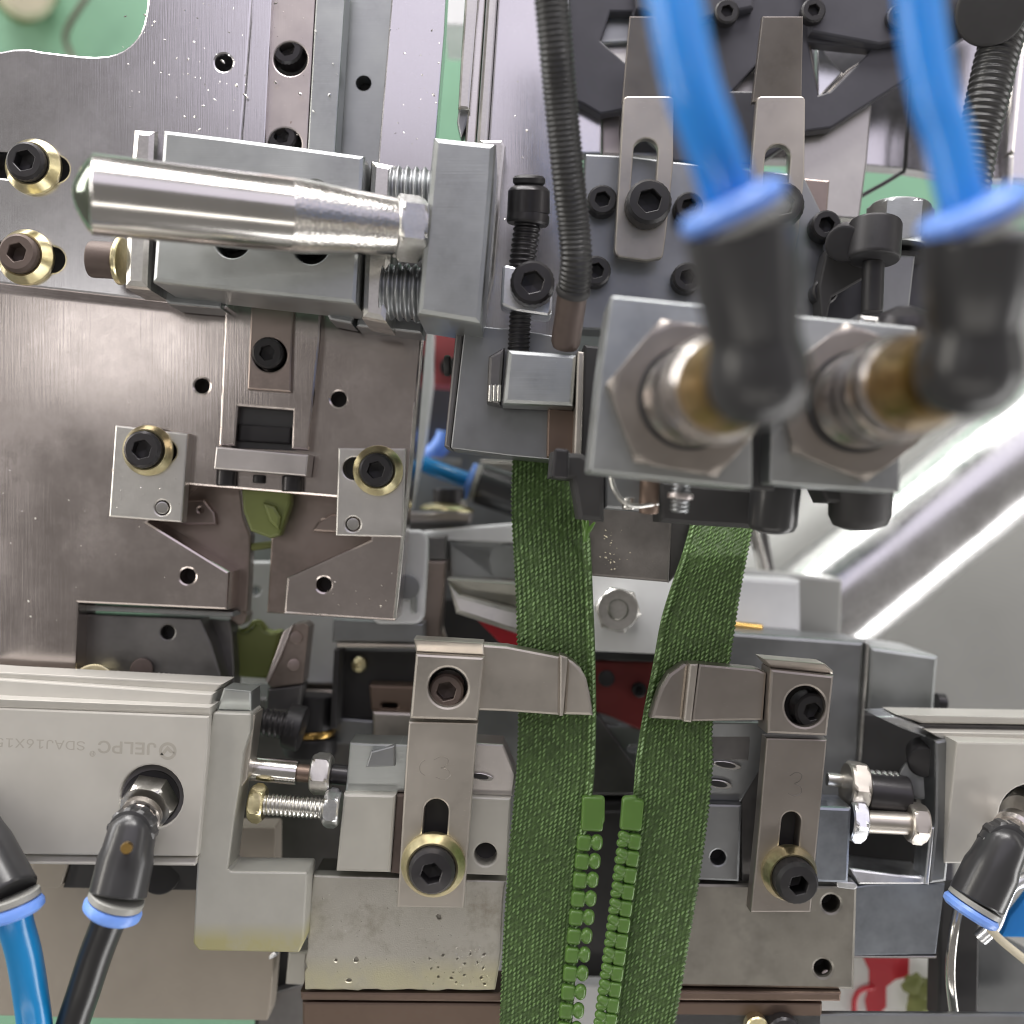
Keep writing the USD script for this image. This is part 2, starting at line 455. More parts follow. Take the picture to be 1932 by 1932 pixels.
def spline(pts, step=0.5):
    pts = np.asarray(pts, float)
    q = np.vstack([2 * pts[0] - pts[1], pts, 2 * pts[-1] - pts[-2]])
    out = []
    for i in range(1, len(q) - 2):
        n = max(2, int(np.linalg.norm(q[i + 1] - q[i]) / step))
        for t in np.arange(n) / n:
            out.append(0.5 * (2 * q[i] + (q[i + 1] - q[i - 1]) * t + (2 * q[i - 1] - 5 * q[i] + 4 * q[i + 1] - q[i + 2]) * t * t + (3 * q[i] - q[i - 1] - 3 * q[i + 1] + q[i + 2]) * t ** 3))
    out.append(q[-2])
    return np.array(out)


def sweep_m(path, r, n=24, mod=None):
    path = np.asarray(path, float)
    tan = np.gradient(path, axis=0)
    tan /= np.linalg.norm(tan, axis=1, keepdims=True)
    s = np.concatenate([[0], np.cumsum(np.linalg.norm(np.diff(path, axis=0), axis=1))])
    x = np.cross(tan[0], [0, 1, 0.02])
    t = np.arange(n) / n * 2 * math.pi
    rings = []
    for k in range(len(path)):
        x = x - tan[k] * (x @ tan[k])
        x /= np.linalg.norm(x)
        y = np.cross(tan[k], x)
        rr = r if mod is None else r * mod(s[k], t)
        rings.append(path[k] + np.outer(rr * np.cos(t), x) + np.outer(rr * np.sin(t), y))
    return loft(rings)


def tube(T, name, mat, pts, r, n=24, step=0.6, mod=None, smooth=50, label=None):
    return obj(T, name, sweep_m(spline([P(*p) for p in pts], step), r, n, mod), mat, smooth, label)


def cap_screw(T, u, v, hb, r, hh, mat="black_oxide", hexf=0.56, washer=None, name="socket_screw", label=None, dome=0.0):
    """A socket head screw standing on height hb, its axis towards the camera; (u, v) is where its base is seen; r, hh in mm."""
    c = P(u, v, hb)
    n = 48
    t = np.arange(n) / n * 2 * math.pi

    def ring(rr, h):
        return np.stack([c[0] + rr * np.cos(t), np.full(n, -h), c[2] + rr * np.sin(t)], 1)
    top = hb + hh
    one = np.ones(n)
    kn = 1 + 0.012 * np.where(np.arange(n) % 2, 1, -1)
    hx = r * hexf * hexr(t + 0.3) * 0.9
    R = [ring(r * kn, hb), ring(r * kn, top - 0.16 * r), ring(r * one * 0.985, top - 0.13 * r), ring(r * 0.86 * one, top + dome * .6), ring(hx * 1.08, top + dome), ring(hx, top - 0.1 + dome), ring(hx, top - 0.55 * hh), ring(0.1 * one, top - 0.62 * hh)]
    s = obj(T, name, loft(R), mat, 30, label)
    if washer:
        R2, hw, wm = washer
        W = [ring(one * R2 * .985, hb - 0.02), ring(one * R2, hb + 0.25 * hw), ring(one * R2 * 0.97, hb + 0.42 * hw), ring(one * (r * 1.12), hb + hw), ring(one * r * 1.03, hb + hw * .96), ring(one * r * 1.01, hb)]
        obj(s, "washer", loft(W, caps=False), wm, 32)
    return s



# ================================================================== the setting behind the machine
def sheet(name, mat, pts, h, t, label=None):
    nm = numbered("/World", name)
    v, f = extrude([to2(pts, h)], h, t, 0)
    m = usdkit.mesh(stage, "/World/" + nm, (v / 1000, f), M[mat])
    tag(m.GetPrim(), label, kind="structure")


sheet("green_bench_top", "green_mat", [(-900, -900), (2900, -900), (2900, 2900), (-900, 2900)], -170, 8)
sheet("rear_wall", "block_dark", [(300, 560), (1330, 560), (1330, 1900), (300, 1900)], -75, 3)
sheet("rear_wall", "dark_anodised", [(1345, 1350), (1800, 1370), (1800, 1790), (1345, 1790)], -70, 3)
sheet("grey_floor_panel", "panel_grey", [(850, 440), (2600, 440), (2600, 2600), (850, 2600)], -120, 4)

T = thing("cream_cap", "cream plastic cap lying on the green bench at the top left corner", "cap", (45, 0, -160))
obj(T, "cap_body", lathe_m(P(48, -20, -165), P(48, -20, -150), [(0, 9.5), (.7, 9.5), (.9, 8.6), (1, 7)], 40), "cream", 30)
obj(T, "cap_rim", lathe_m(P(48, -20, -168), P(48, -20, -165), [(0, 11), (.6, 11.2), (1, 10.4)], 40), "olive_plastic", 30)
T = thing("bench_wire", "thin brown wire looped on the green bench beside the cream cap", "wire", (130, 40, -165))
tube(T, "wire", "wire_brown", [(190, -40, -160), (150, 15, -160), (125, 60, -162), (128, 90, -164), (150, 125, -164), (190, 160, -164)], 1.0, 12)
T = thing("pale_spacer", "pale beige block seen through the gap right of the upper plate", "block", (860, 20, -60))
plate(T, "block", "pale_grey", [(835, -60), (885, -60), (884, 49), (836, 47)], -60, 20, .5)

# diagonal bright steel tube and the parts behind the fittings on the right
T = thing("steel_tube", "thick bright steel tube running diagonally across the grey panel", "tube", (1760, 990, -85))
ax(T, "tube", "tube_steel", (2180, 640, -80), (1440, 1240, -80), [(0, 14.2), (0.01, 15), (.99, 15), (1, 14.2)], 64)

T = thing("polished_strip", "short polished strip standing between the right tape and the steel tube", "strip", (1432, 1045, -58))
tube(T, "strip", "chrome", [(1418, 985, -58), (1426, 1020, -58), (1436, 1056, -58), (1442, 1084, -58)], 1.3, 16)
plate(T, "dark_edge", "steel_dark", [(1436, 985), (1446, 985), (1462, 1080), (1452, 1084)], -60, 3, .4)
T = thing("bright_block", "bright aluminium block with a chamfered top edge in front of the steel tube", "block", (1490, 1140, -42))
plate(T, "block", "pale_grey", [(1380, 1088), (1512, 1095), (1510, 1196), (1376, 1186)], -38, 12, 1.0, tilt=(0, 8))
plate(T, "back_step", "panel_grey", [(1360, 1070), (1590, 1092), (1586, 1205), (1356, 1190)], -50, 12, 1.5, r=1)
T = thing("brass_pin", "small brass pin lying under the bright aluminium block", "pin", (1405, 1183, -36))
cyl(T, "pin", "brass", (1378, 1180, -33), (1438, 1186, -33), 1.0, .3, 20)

T = thing("right_rear_block", "dark blue grey steel block behind the right clamp", "block", (1500, 1300, -22))
plate(T, "block", "block_dark", [(1370, 1192), (1634, 1212), (1614, 1560), (1350, 1545)], -22, 14, .8, tilt=(2, 1))
plate(T, "edge_strip", "nut_zinc", [(1635, 1214), (1641, 1214), (1617, 1560), (1611, 1560)], -21.5, 13, .2)
T = thing("right_end_block", "grey steel block with a tapped side hole right of the dark rear block", "block", (1700, 1280, -26))
plate(T, "block", "block_grey", [(1643, 1220), (1771, 1238), (1762, 1346), (1755, 1420), (1630, 1420)], -26, 22, .8, tilt=(-2, 1))
ax(T, "plug", "black_oxide", (1766, 1325, -30), (1785, 1326, -30), [(0, 2), (.8, 2), (1, 1.4)], 20)

# ------------------------------------------------------------------ things seen through the middle gap
T = thing("rear_flange", "pale grey flange strip seen in the gap right of the lower plate", "flange", (800, 720, -55))
plate(T, "flange", "pale_grey", [(770, 600), (818, 604), (816, 720), (802, 830), (775, 960), (740, 960), (760, 720)], -40, 6, .5)
T = thing("red_label_block", "dull pink red block in the gap between plate and feed block", "block", (835, 680, -60))
plate(T, "block", "pink_red", [(810, 595), (870, 600), (866, 728), (808, 724)], -46, 10, .4)
cyl(T, "knob", "black_dull", (845, 692, -50), (850, 692, -42), 2.2, .4, 20)
T = thing("dark_rear_panel", "dark grey panel below the pink red block", "panel", (830, 790, -62))
plate(T, "panel", "dark_anodised", [(800, 722), (880, 726), (880, 850), (785, 845)], -62, 4, .3)
T = thing("rear_air_tube", "blue air tube with a blue collar going into a black fitting behind the left tape", "air tube", (830, 890, -50))
tube(T, "tube", "tube_cyan", [(750, 855, -52), (781, 868, -50), (820, 884, -48), (860, 899, -47), (890, 908, -47)], 1.9, 20)
T = thing("rear_fitting", "black push-in fitting with a blue collar behind the left tape", "fitting", (925, 920, -47))
cyl(T, "collar", "collar_blue", (882, 905, -47), (893, 909, -47), 4.3, .5, 32)
cyl(T, "ring", "grey_ring", (893, 909, -47), (903, 912, -47), 4.4, .2, 32)
cyl(T, "body", "black_plastic", (903, 912, -47), (985, 938, -47), 4.9, .4, 32)
T = thing("rear_air_tube", "short blue tube end above the rear blue air tube", "air tube", (824, 850, -60))
tube(T, "tube", "collar_blue", [(806, 862, -62), (824, 850, -60), (838, 830, -60), (842, 815, -60)], 2.4, 16)
T = thing("rear_bracket", "pale beige bracket bar above the rear blue tube", "bracket", (840, 870, -58))
plate(T, "bar", "clamp_nickel", [(812, 862), (870, 866), (868, 878), (818, 876)], -57, 3, .2)
plate(T, "arm", "clamp_nickel", [(905, 868), (985, 872), (985, 905), (930, 905)], -58, 4, .3)
T = thing("rear_screw_plate", "brown plate with a black screw on yellow washers behind the left tape", "plate", (830, 975, -50))
plate(T, "plate", "rail_brown", [(768, 966), (890, 966), (886, 986), (770, 984)], -46, 8, .5)
plate(T, "dark_underside", "steel_dark", [(770, 986), (886, 987), (870, 998), (775, 1000)], -50, 8, .3)
cyl(T, "screw_head", "black_oxide", (846, 922, -40), (846, 950, -40), 3.6, .4, 28)
ax(T, "washer", "yellow_zinc", (844, 950, -40), (843, 964, -40), [(0, 3.6), (.3, 5.2), (.7, 6.2), (1, 6.0)], 32)
plate(T, "side_clip", "nut_zinc", [(858, 935), (880, 945), (884, 964), (868, 960)], -38, 2, .3)
T = thing("rear_bearing_plate", "light grey curved bracket with a rounded corner below the rear screw", "bracket", (880, 1010, -55))
plate(T, "plate", "pale_grey", [(800, 1002), (880, 994), (990, 985), (990, 1025), (850, 1019), (812, 1022), (812, 1065), (799, 1065)], -36, 4, .6)
T = thing("rear_cylinder_block", "silver block with a round dark bore half hidden by the left tape", "block", (900, 1055, -56))
plate(T, "block", "block_grey", [(843, 1020), (990, 1026), (990, 1100), (846, 1092)], -38, 12, .8, holes=[(968, 1060, 38)], tilt=(0, 2))
ax(T, "bore_liner", "chrome", (970, 1060, -50), (970, 1060, -41), [(0, 2.5), (.9, 3.2), (1, 2.4)], 28)
T = thing("gap_column", "dark brown grey column between the shiny plate and the silver block", "column", (820, 1110, -45))
plate(T, "upper_half", "steel_dark", [(808, 1013), (842, 1011), (840, 1056), (808, 1056)], -30, 10, .4)
plate(T, "lower_half", "steel_brown", [(806, 1058), (842, 1058), (836, 1130), (828, 1215), (780, 1215), (800, 1130)], -30, 10, .4)
T = thing("shiny_backplate", "shiny bluish backplate with a rounded corner right of the lower plate", "plate", (780, 1100, -50))
plate(T, "plate", "pale_grey", [(700, 1000), (806, 1000), (806, 1050), (798, 1178), (700, 1178)], -23, 4, .6, r=2.2)
plate(T, "slot_rib", "block_grey", [(774, 1125), (787, 1125), (786, 1158), (774, 1158)], -22.2, 1.2, .3, r=.5)
cyl(T, "pin", "block_dark", (768, 1108, -23), (768, 1108, -21.5), 2.6, .3, 24)
T = thing("lever", "pale grey green cast lever with a bright upper edge behind the left tape", "lever", (910, 1130, -34))
plate(T, "top_face", "lever_cast", [(844, 1092), (1000, 1103), (1000, 1152), (868, 1120)], -24, 8, .3, tilt=(0, -24))
plate(T, "front_face", "lever_cast", [(844, 1096), (868, 1121), (1000, 1155), (1000, 1202), (860, 1158)], -21, 9, 1.0, tilt=(0, 14))
T = thing("red_spring_arm", "red arm under the cast lever beside the left tape", "arm", (950, 1200, -38))
plate(T, "arm", "red_plastic", [(898, 1168), (1000, 1205), (1000, 1232), (952, 1222)], -30, 4, .4)
T = thing("dark_recess_plate", "black plate below the cast lever", "plate", (890, 1190, -55))
plate(T, "plate", "black_dull", [(830, 1130), (1000, 1130), (1000, 1240), (826, 1240)], -55, 4, .3)
T = thing("curved_guide", "thin beige curved guide wire beside the dark column", "guide", (835, 1180, -44))
tube(T, "wire", "clamp_nickel", [(833, 1130, -40), (831, 1165, -40), (836, 1195, -40), (848, 1220, -40)], .5, 10)

# between the tapes
T = thing("centre_plate", "bright bluish aluminium plate with a bolt between the two green tapes", "plate", (1185, 1150, -24))
plate(T, "plate", "pale_grey", [(1090, 1070), (1290, 1085), (1290, 1236), (1090, 1226)], -24, 8, .4, tilt=(1.5, 6))
hexnut(T, "bolt_head", "nut_zinc", (1165, 1152, -24), (1166, 1150, -19), 5.0, rot=.3)
cyl(T, "bolt_tip", "nut_zinc", (1166, 1150, -19), (1166, 1150, -17.5), 2.2, .4, 20)
T = thing("red_guard", "dull red guard below the bright centre plate", "guard", (1180, 1320, -30))
plate(T, "guard", "red_paint", [(1085, 1246), (1290, 1246), (1290, 1350), (1225, 1385), (1150, 1352), (1085, 1330)], -32, 3, .5)
plate(T, "lower_fold", "steel_dark", [(1130, 1356), (1226, 1388), (1290, 1360), (1290, 1400), (1130, 1400)], -34, 3, .5)
cap_screw(T, 1205, 1300, -32, 1.6, 1.5, "black_oxide_dull", .5)
plate(T, "top_lip", "black_dull", [(1085, 1228), (1290, 1236), (1290, 1252), (1085, 1244)], -29, 4, .4)
cyl(T, "rivet", "black_oxide", (1144, 1280, -31), (1144, 1280, -28), 1.8, .4, 20)
T = thing("slanted_strip", "slanted dark steel strip with a pale edge below the red guard", "strip", (1180, 1420, -32))
plate(T, "strip", "steel_dark", [(1110, 1350), (1130, 1350), (1215, 1470), (1210, 1500), (1110, 1500)], -30, 6, .4)
plate(T, "pale_wedge", "block_grey", [(1140, 1368), (1260, 1378), (1260, 1490), (1205, 1462)], -33, 3, .3, holes=[(1190, 1412, 1216, 1414, 5)])
T = thing("black_channel", "black channel running down behind the zipper teeth", "channel", (1160, 1600, -30))
plate(T, "channel", "black_dull", [(1085, 1480), (1280, 1480), (1240, 1880), (1070, 1880)], -34, 4, .4)
plate(T, "crossbar", "black_oxide_dull", [(1100, 1512), (1190, 1512), (1190, 1535), (1100, 1535)], -30, 4, .6)
T = thing("pale_block", "pale metal foot at the bottom edge between the tapes", "foot", (1130, 1910, -28))
plate(T, "foot", "pale_grey", [(1080, 1858), (1180, 1858), (1150, 1960), (1050, 1960)], -28, 4, .4)

# ------------------------------------------------------------------ left centre, behind the clamps
T = thing("pale_gap_plate", "pale blue grey plate seen behind the lower plate gap", "plate", (590, 1180, -48))
plate(T, "plate", "pale_grey", [(440, 1060), (640, 1060), (640, 1290), (440, 1290)], -34, 4, .4, holes=[(483, 1115, 8)])
T = thing("pale_stepped_block", "small beige stepped block behind the brown finger bracket", "block", (600, 1295, -36))
plate(T, "upper_step", "clamp_nickel", [(560, 1276), (636, 1276), (634, 1296), (560, 1294)], -36, 8, .6)
plate(T, "lower_step", "clamp_nickel", [(560, 1299), (632, 1301), (630, 1316), (560, 1313)], -34, 8, .6)
T = thing("grey_crossbar", "dark grey crossbar with a beige lower edge left of the clamp", "bar", (700, 1190, -24))
plate(T, "bar", "block_dark", [(628, 1168), (800, 1176), (800, 1214), (626, 1212)], -24, 10, .5)
plate(T, "edge", "clamp_nickel", [(635, 1213.5), (800, 1216), (800, 1224), (634, 1222)], -23, 10, .4)
T = thing("black_box", "open black box with a small brass screw behind the left clamp", "box", (700, 1300, -28))
plate(T, "back_wall", "black_dull", [(634, 1226), (800, 1228), (800, 1380), (630, 1376)], -34, 4, .4)
plate(T, "left_wall", "black_dull", [(630, 1226), (640, 1226), (634, 1376), (622, 1376)], -26, 10, .3)
cap_screw(T, 679, 1252, -34, 1.7, 2.0, "yellow_zinc", .4, name="brass_screw", dome=.4)
T = thing("brown_inner_box", "small brown box with an oval slot inside the black box", "box", (735, 1340, -25))
plate(T, "upper_half", "base_brown", [(696, 1292), (800, 1296), (800, 1345), (700, 1340)], -26, 6, .5, holes=[(725, 1331, 745, 1332, 5)])
plate(T, "lower_half", "clamp_nickel", [(702, 1342), (800, 1346), (800, 1398), (704, 1390)], -24, 8, .6, tilt=(0, 3))
T = thing("dark_base_plate", "dark plate below the black box beside the piston rod", "plate", (600, 1420, -38))
plate(T, "plate", "steel_dark", [(420, 1318), (800, 1318), (800, 1660), (420, 1660)], -40, 4, .4)
T = thing("brass_banded_post", "black post with a brass band left of the black box", "post", (585, 1370, -26))
cyl(T, "post", "black_oxide_dull", (588, 1310, -30), (586, 1375, -30), 5.0, .4, 32)
cyl(T, "band", "brass", (586, 1374, -30), (586, 1387, -30), 5.3, .4, 32)
cyl(T, "foot", "black_oxide_dull", (586, 1387, -30), (585, 1425, -30), 5.8, .8, 32)
T = thing("rear_grey_plate", "dull grey plate beside the brass banded post", "plate", (660, 1385, -33))
plate(T, "plate", "block_dark", [(610, 1352), (705, 1360), (705, 1408), (612, 1402)], -33, 5, .4)

T = thing("olive_slider", "olive green zipper slider held at the end of its chute", "zipper slider", (478, 1230, -26))
plate(T, "body", "olive_plastic", [(431, 1192), (437, 1186), (449, 1190), (463, 1193), (474, 1186), (482, 1174), (490, 1176), (501, 1190), (511, 1193), (519, 1190), (529, 1192), (528, 1203), (507, 1282), (443, 1278)], -24, 4, .7, tilt=(0, -3))
tube(T, "wire_loop", "olive_plastic", [(455, 1191, -24), (470, 1185, -23), (478, 1174, -22.5), (492, 1173, -23), (500, 1187, -24)], .45, 10)
T = thing("finger_bracket", "brown finger bracket with two round pins beside the olive slider", "bracket", (560, 1250, -20))
plate(T, "finger", "steel_brown", [(553, 1178), (574, 1176), (583, 1182), (571, 1290), (510, 1298), (503, 1288), (530, 1237)], -20, 6, .5, r=.4)
plate(T, "slanted_edge", "rail_brown", [(534, 1192), (553, 1178), (529, 1238), (505, 1288), (500, 1286)], -18.8, 3, .3)
for (u, v) in ((559, 1203), (554, 1255)):
    cyl(T, "pin", "steel_brown", (u, v, -20.5), (u, v, -19.4), 1.35, .25, 24)
plate(T, "lower_body", "steel_dark", [(505, 1300), (571, 1292), (560, 1345), (500, 1340)], -21, 6, .4)
T = thing("black_spring_bolt", "black bolt with a coarse thread behind the bracket plate", "bolt", (520, 1370, -14))
thread(T, "thread", "black_oxide", (470, 1355, -14), (560, 1375, -14), 2.9, 1.15, .5)
cyl(T, "head", "black_oxide_dull", (540, 1368, -16), (572, 1376, -16), 4.6, .5, 32)
T = thing("slider_chute_arm", "dark curved arm along the left of the olive slider", "arm", (420, 1230, -18))
plate(T, "arm", "steel_dark", [(378, 1165), (432, 1170), (438, 1200), (442, 1260), (440, 1300), (424, 1300), (412, 1262), (398, 1220)], -20, 6, .8, r=.5)
T = thing("chute_tip", "small brown curled tip above the olive slider", "tip", (455, 1165, -22))
plate(T, "tip", "steel_brown", [(430, 1153), (462, 1152), (466, 1160), (462, 1176), (450, 1182), (436, 1172)], -22, 5, .6, r=.6)
T = thing("upper_slider", "dark olive green slider waiting in the slot of the lower plate", "zipper slider", (500, 965, -16))
plate(T, "body", "olive_plastic", [(455, 920), (548, 924), (548, 950), (528, 1010), (510, 1016), (472, 1002), (458, 965)], -11, 3, .6)
plate(T, "rib", "olive_plastic", [(495, 948), (518, 955), (530, 975), (526, 1000), (508, 985)], -9.8, 2, .6)
cyl(T, "crosspin", "moss", (462, 1034, -19), (514, 1027, -19), .8, .2, 14)

# ================================================================== upper left: plates, slide rail and stop
rng = random.Random(7)


def chips(T, regions, n, h, mat="chrome", seed=1, smin=.12, smax=.40):
    """Tiny metal chips and oil-wet swarf stuck to a plate: one part, too many to count."""
    rg = random.Random(seed)
    ms = []
    for k in range(n):
        reg = regions[rg.randrange(len(regions))]
        u, v = rg.uniform(reg[0], reg[2]), rg.uniform(reg[1], reg[3])
        c = P(u, v, h)
        a = rg.uniform(smin, smax) * 1.5 * rg.random() ** 1.1 + .08
        b = a * rg.uniform(.3, .8)
        th = rg.uniform(0, math.pi) if rg.random() < .5 else math.radians(-35 + rg.uniform(-15, 15))
        m = 5
        t = np.arange(m) / m * 2 * math.pi
        x, z = a * np.cos(t), b * np.sin(t)
        q = np.array([rg.uniform(.7, 1.2) for _ in t])
        x, z = x * q, z * q
        X, Z = x * math.cos(th) - z * math.sin(th), x * math.sin(th) + z * math.cos(th)
        lo = np.stack([c[0] + X, np.full(m, c[1] + .03), c[2] + Z], 1)
        top = c + np.array([rg.uniform(-.3, .3) * a, -rg.uniform(.06, .16), rg.uniform(-.3, .3) * a])
        V = np.vstack([lo, top])
        i = np.arange(m)
        ms.append((V, np.stack([i, (i + 1) % m, np.full(m, m)], 1)))
    v, f = join(*ms)
    obj(T, "metal_chips", (v, f), mat, None, kind="stuff")


BW = ("yellow_zinc",)
T = thing("upper_plate", "large brushed steel upper plate with a curved cut-out at the top left", "plate", (300, 300, -2))
plate(T, "plate", "steel_plate", [(-60, 98), (0, 97), (26, 92), (55, 91.5), (78, 96), (120, 101), (155, 105), (180, 106), (205, 104), (220, 100), (233, 94), (245, 85), (256, 74), (264, 61), (270, 46), (274, 28), (277, 8), (279, -60),
      (480, -60), (472, 44), (455, 262), (430, 580), (420, 583), (259, 564), (0, 535), (-60, 529)], -2, 8, .45,
      holes=[(422, 118, 16), (0, 311, 106, 319, 24), (-10, 480, 98, 490, 24)], hb=.42, floors=5)
plate(T, "right_ledge", "steel_plate", [(474, -60), (516, -60), (498, 300), (452, 300), (456.5, 262), (473.5, 44)], -2.6, 6, .25)
cap_screw(T, 66, 317, -2, 3.6, 4.6, "black_oxide", .55, (5.35, 2.8, "yellow_zinc"))
cap_screw(T, 52, 487, -2, 3.6, 4.6, "rusty_oxide", .50, (5.35, 2.8, "yellow_zinc"), label="rust-brown socket screw")
chips(T, [(230, 5, 470, 230), (280, 0, 470, 140), (330, 130, 470, 260)], 80, -2.0, seed=3)

T = thing("slide_rail", "vertical slide rail of grey and brown strips beside the upper plate", "rail", (660, 140, -4))
plate(T, "key_strip", "rail_brown", [(516, -60), (598, -60), (577, 320), (496, 320)], -4, 6, .3, holes=[(548, 111, 32), (537, 273, 32)])
plate(T, "bearing_strip", "block_grey", [(599, -60), (654, -60), (630, 320), (578, 320)], -3.4, 6, .3)
plate(T, "groove_floor", "block_grey", [(640, -60), (760, -60), (735, 330), (610, 330)], -11, 4, 0, holes=[(686, 157, 15)], hb=.3)
plate(T, "outer_strip", "steel_plate", [(743, -60), (844, -60), (838, 60), (795, 598), (690, 585)], -3, 6, .3)
plate(T, "backing", "black_dull", [(490, -60), (780, -60), (760, 340), (480, 340)], -15.5, 1, 0)
cap_screw(T, 549.5, 108, -8.5, 3.0, 4.2, "black_oxide", .5)
cap_screw(T, 539, 270, -8.5, 3.0, 4.2, "black_oxide", .5)
chips(T, [(735, 0, 830, 260), (500, 0, 640, 260), (740, 0, 830, 280)], 45, -3.0, seed=5)

# ------------------------------------------------------------------ the carriage block
T = thing("carriage_block", "grey aluminium carriage block across the slide rail behind the chrome barrel", "block", (480, 410, 14))
plate(T, "body", "block_grey", [(306, 242), (420, 256), (560, 275), (688, 293), (673, 575), (560, 563), (420, 547), (286, 531)], 14, 15, .8,
      holes=[(438, 452, 34), (587, 464, 34), (592, 368, 28)], tilt=(-.8, .6), hb=.3)
plate(T, "pocket_backing", "black_dull", [(320, 260), (670, 300), (660, 560), (300, 520)], 6, 1, 0)
for (u, v) in ((438, 450), (586, 462), (590, 368)):
    cap_screw(T, u, v, 7.2, 2.7, 4.5, "black_oxide", .5)
plate(T, "left_end_cap", "nut_zinc", [(250, 241), (294, 244), (290, 330), (283, 470), (280, 545), (233, 541), (236, 450), (245, 300)], 10, 12, 1.2, tilt=(2, 0))
plate(T, "right_end_cap", "nut_zinc", [(698, 298), (745, 308), (743, 360), (741, 480), (731, 610), (682, 600), (686, 480), (694, 370)], 11, 14, 1.2, tilt=(-1, 2))
plate(T, "lower_shoe", "block_dark", [(284, 537), (418, 552), (418, 583), (318, 574)], 0, 8, .5)
plate(T, "lower_shoe", "block_dark", [(605, 572), (672, 578), (664, 612), (622, 604)], 0, 8, .5)
plate(T, "right_foot", "block_dark", [(676, 590), (800, 606), (796, 630), (672, 616)], -1, 8, .5)

T = thing("stop_screw", "brown rusty stop screw with a yellow washer left of the carriage block", "screw", (200, 490, 7))
cyl(T, "head", "rusty_oxide", (170, 489, 7), (221, 492, 7), 3.3, .5, 40)
cyl(T, "washer", "yellow_zinc", (222, 492, 7), (234, 493, 7), 4.3, .8, 36)
T = thing("adjusting_stud", "threaded stud between the carriage block and the stop block, above the hex nut", "stud", (775, 350, 9))
thread(T, "thread", "block_dark", (738, 366, 8), (824, 372, 8), 5.2, 1.55, .85)
T = thing("adjusting_stud", "threaded stud between the carriage block and the stop block, below the hex nut", "stud", (760, 550, 9))
thread(T, "thread", "block_dark", (722, 548, 8), (812, 556, 8), 5.3, 1.5, .85)

T = thing("chrome_barrel", "polished chrome stop barrel with a tapered end and a hex nut", "stop barrel", (450, 400, 24))
ax(T, "barrel", "chrome", (170, 366, 33), (546, 406, 22), [(0, 5.7), (.006, 6.05), (.012, 6.25), (.5, 6.25), (1, 6.24)], 72)
ax(T, "knurled_taper", "chrome_knurl", (546, 406, 22), (744, 427, 16), [(0, 6.24), (.15, 6.15), (.5, 5.6), (1, 4.85)], 72)
ax(T, "rounded_tip", "dome_tip", (171, 366, 33), (136, 362, 34.2), [(0, 5.9), (.2, 5.3), (.5, 4.1), (.8, 2.5), (.95, 1.3), (1, .6)], 48)
hexnut(T, "hex_nut", "nut_zinc", (744, 428, 16), (799, 434, 14.5), 5.95, rot=math.radians(0))

T = thing("stop_block", "plain grey square stop block right of the hex nut", "block", (865, 435, 18))
plate(T, "body", "block_grey", [(818, 258), (936, 270), (930, 360), (908, 612), (786, 592), (800, 440)], 18, 20, 1.0, tilt=(.8, -.8))
plate(T, "back_flange", "nut_zinc", [(905, 262), (948, 263), (954, 275), (948, 330), (932, 520), (905, 640), (880, 640)], 1.5, 8, .6)
T = thing("left_gap_rail", "narrow bright rail strips beside the green gap", "rail", (890, 130, -4))
plate(T, "thin_strip", "nut_zinc", [(881, -60), (907, -60), (886, 206), (864, 204), (870, 100)], -1, 5, .5)
plate(T, "strip_end", "block_dark", [(865, 207), (886, 209), (880, 236), (870, 262), (862, 230)], -3, 4, .4)
plate(T, "rail", "chrome", [(906, -60), (921, -60), (898, 275), (876, 275), (884, 160)], -3, 6, .5)
plate(T, "rail_edge", "nut_zinc", [(922, -60), (941, -60), (919, 275), (899, 275)], -2, 8, .6)
T = thing("column_plate", "brushed lilac grey column plate behind the black cable", "plate", (1000, 250, -5))
plate(T, "plate", "steel_plate", [(943, -60), (1075, -60), (1062, 660), (885, 660), (921, 275)], -5, 8, .4)
chips(T, [(930, 100, 1010, 480)], 14, -5.0, seed=8)

# ------------------------------------------------------------------ lower left plate
T = thing("lower_plate", "large brown grey steel lower plate with a V-shaped mouth and slot", "plate", (400, 850, -9))
plate(T, "plate", "steel_warm", [(-60, 500), (259, 540), (420, 560), (800, 600), (797, 631), (786, 763), (777, 880), (766, 985), (749, 1167), (744, 1172), (535, 1158), (541, 1090), (699, 1018), (706, 945), (352, 915), (279, 985), (432, 1079), (428, 1151), (148, 1138), (141, 1300), (-60, 1300)], -9, 9, .5,
      holes=[(381, 728, 13.5), (639, 753, 14), (354, 1087, 14), (611, 1103, 13.5)], hb=.48, floors=4.5)
plate(T, "left_jaw", "steel_brown", [(262, 920), (452, 905), (460, 975), (473, 1010), (470, 1090), (466, 1155), (400, 1152), (250, 1030)], -17.5, 3.5, .4)
plate(T, "right_jaw", "steel_brown", [(700, 925), (548, 905), (535, 970), (512, 1010), (503, 1156), (560, 1160), (720, 1020)], -17.2, 3.5, .4)
plate(T, "jaw_insert", "steel_brown", [(340, 945), (385, 942), (405, 968), (408, 990), (340, 990)], -15.9, 2, .4, holes=[(378, 962, 4)])
plate(T, "jaw_insert", "steel_brown", [(650, 968), (622, 970), (600, 985), (588, 1002), (650, 1006)], -15.6, 2, .4, holes=[(610, 985, 4)])
plate(T, "right_edge_chamfer", "nut_zinc", [(791, 632), (798, 633), (787, 764), (778, 881), (767, 986), (750, 1166), (744, 1165), (760, 985), (771, 880), (780, 763)], -8.3, .9, .1, tilt=(38, 0))
chips(T, [(0, 600, 150, 1200), (100, 650, 400, 1150), (540, 1080, 740, 1160), (230, 640, 330, 1000)], 45, -9.0, mat="clamp_nickel", seed=11, smax=.3)

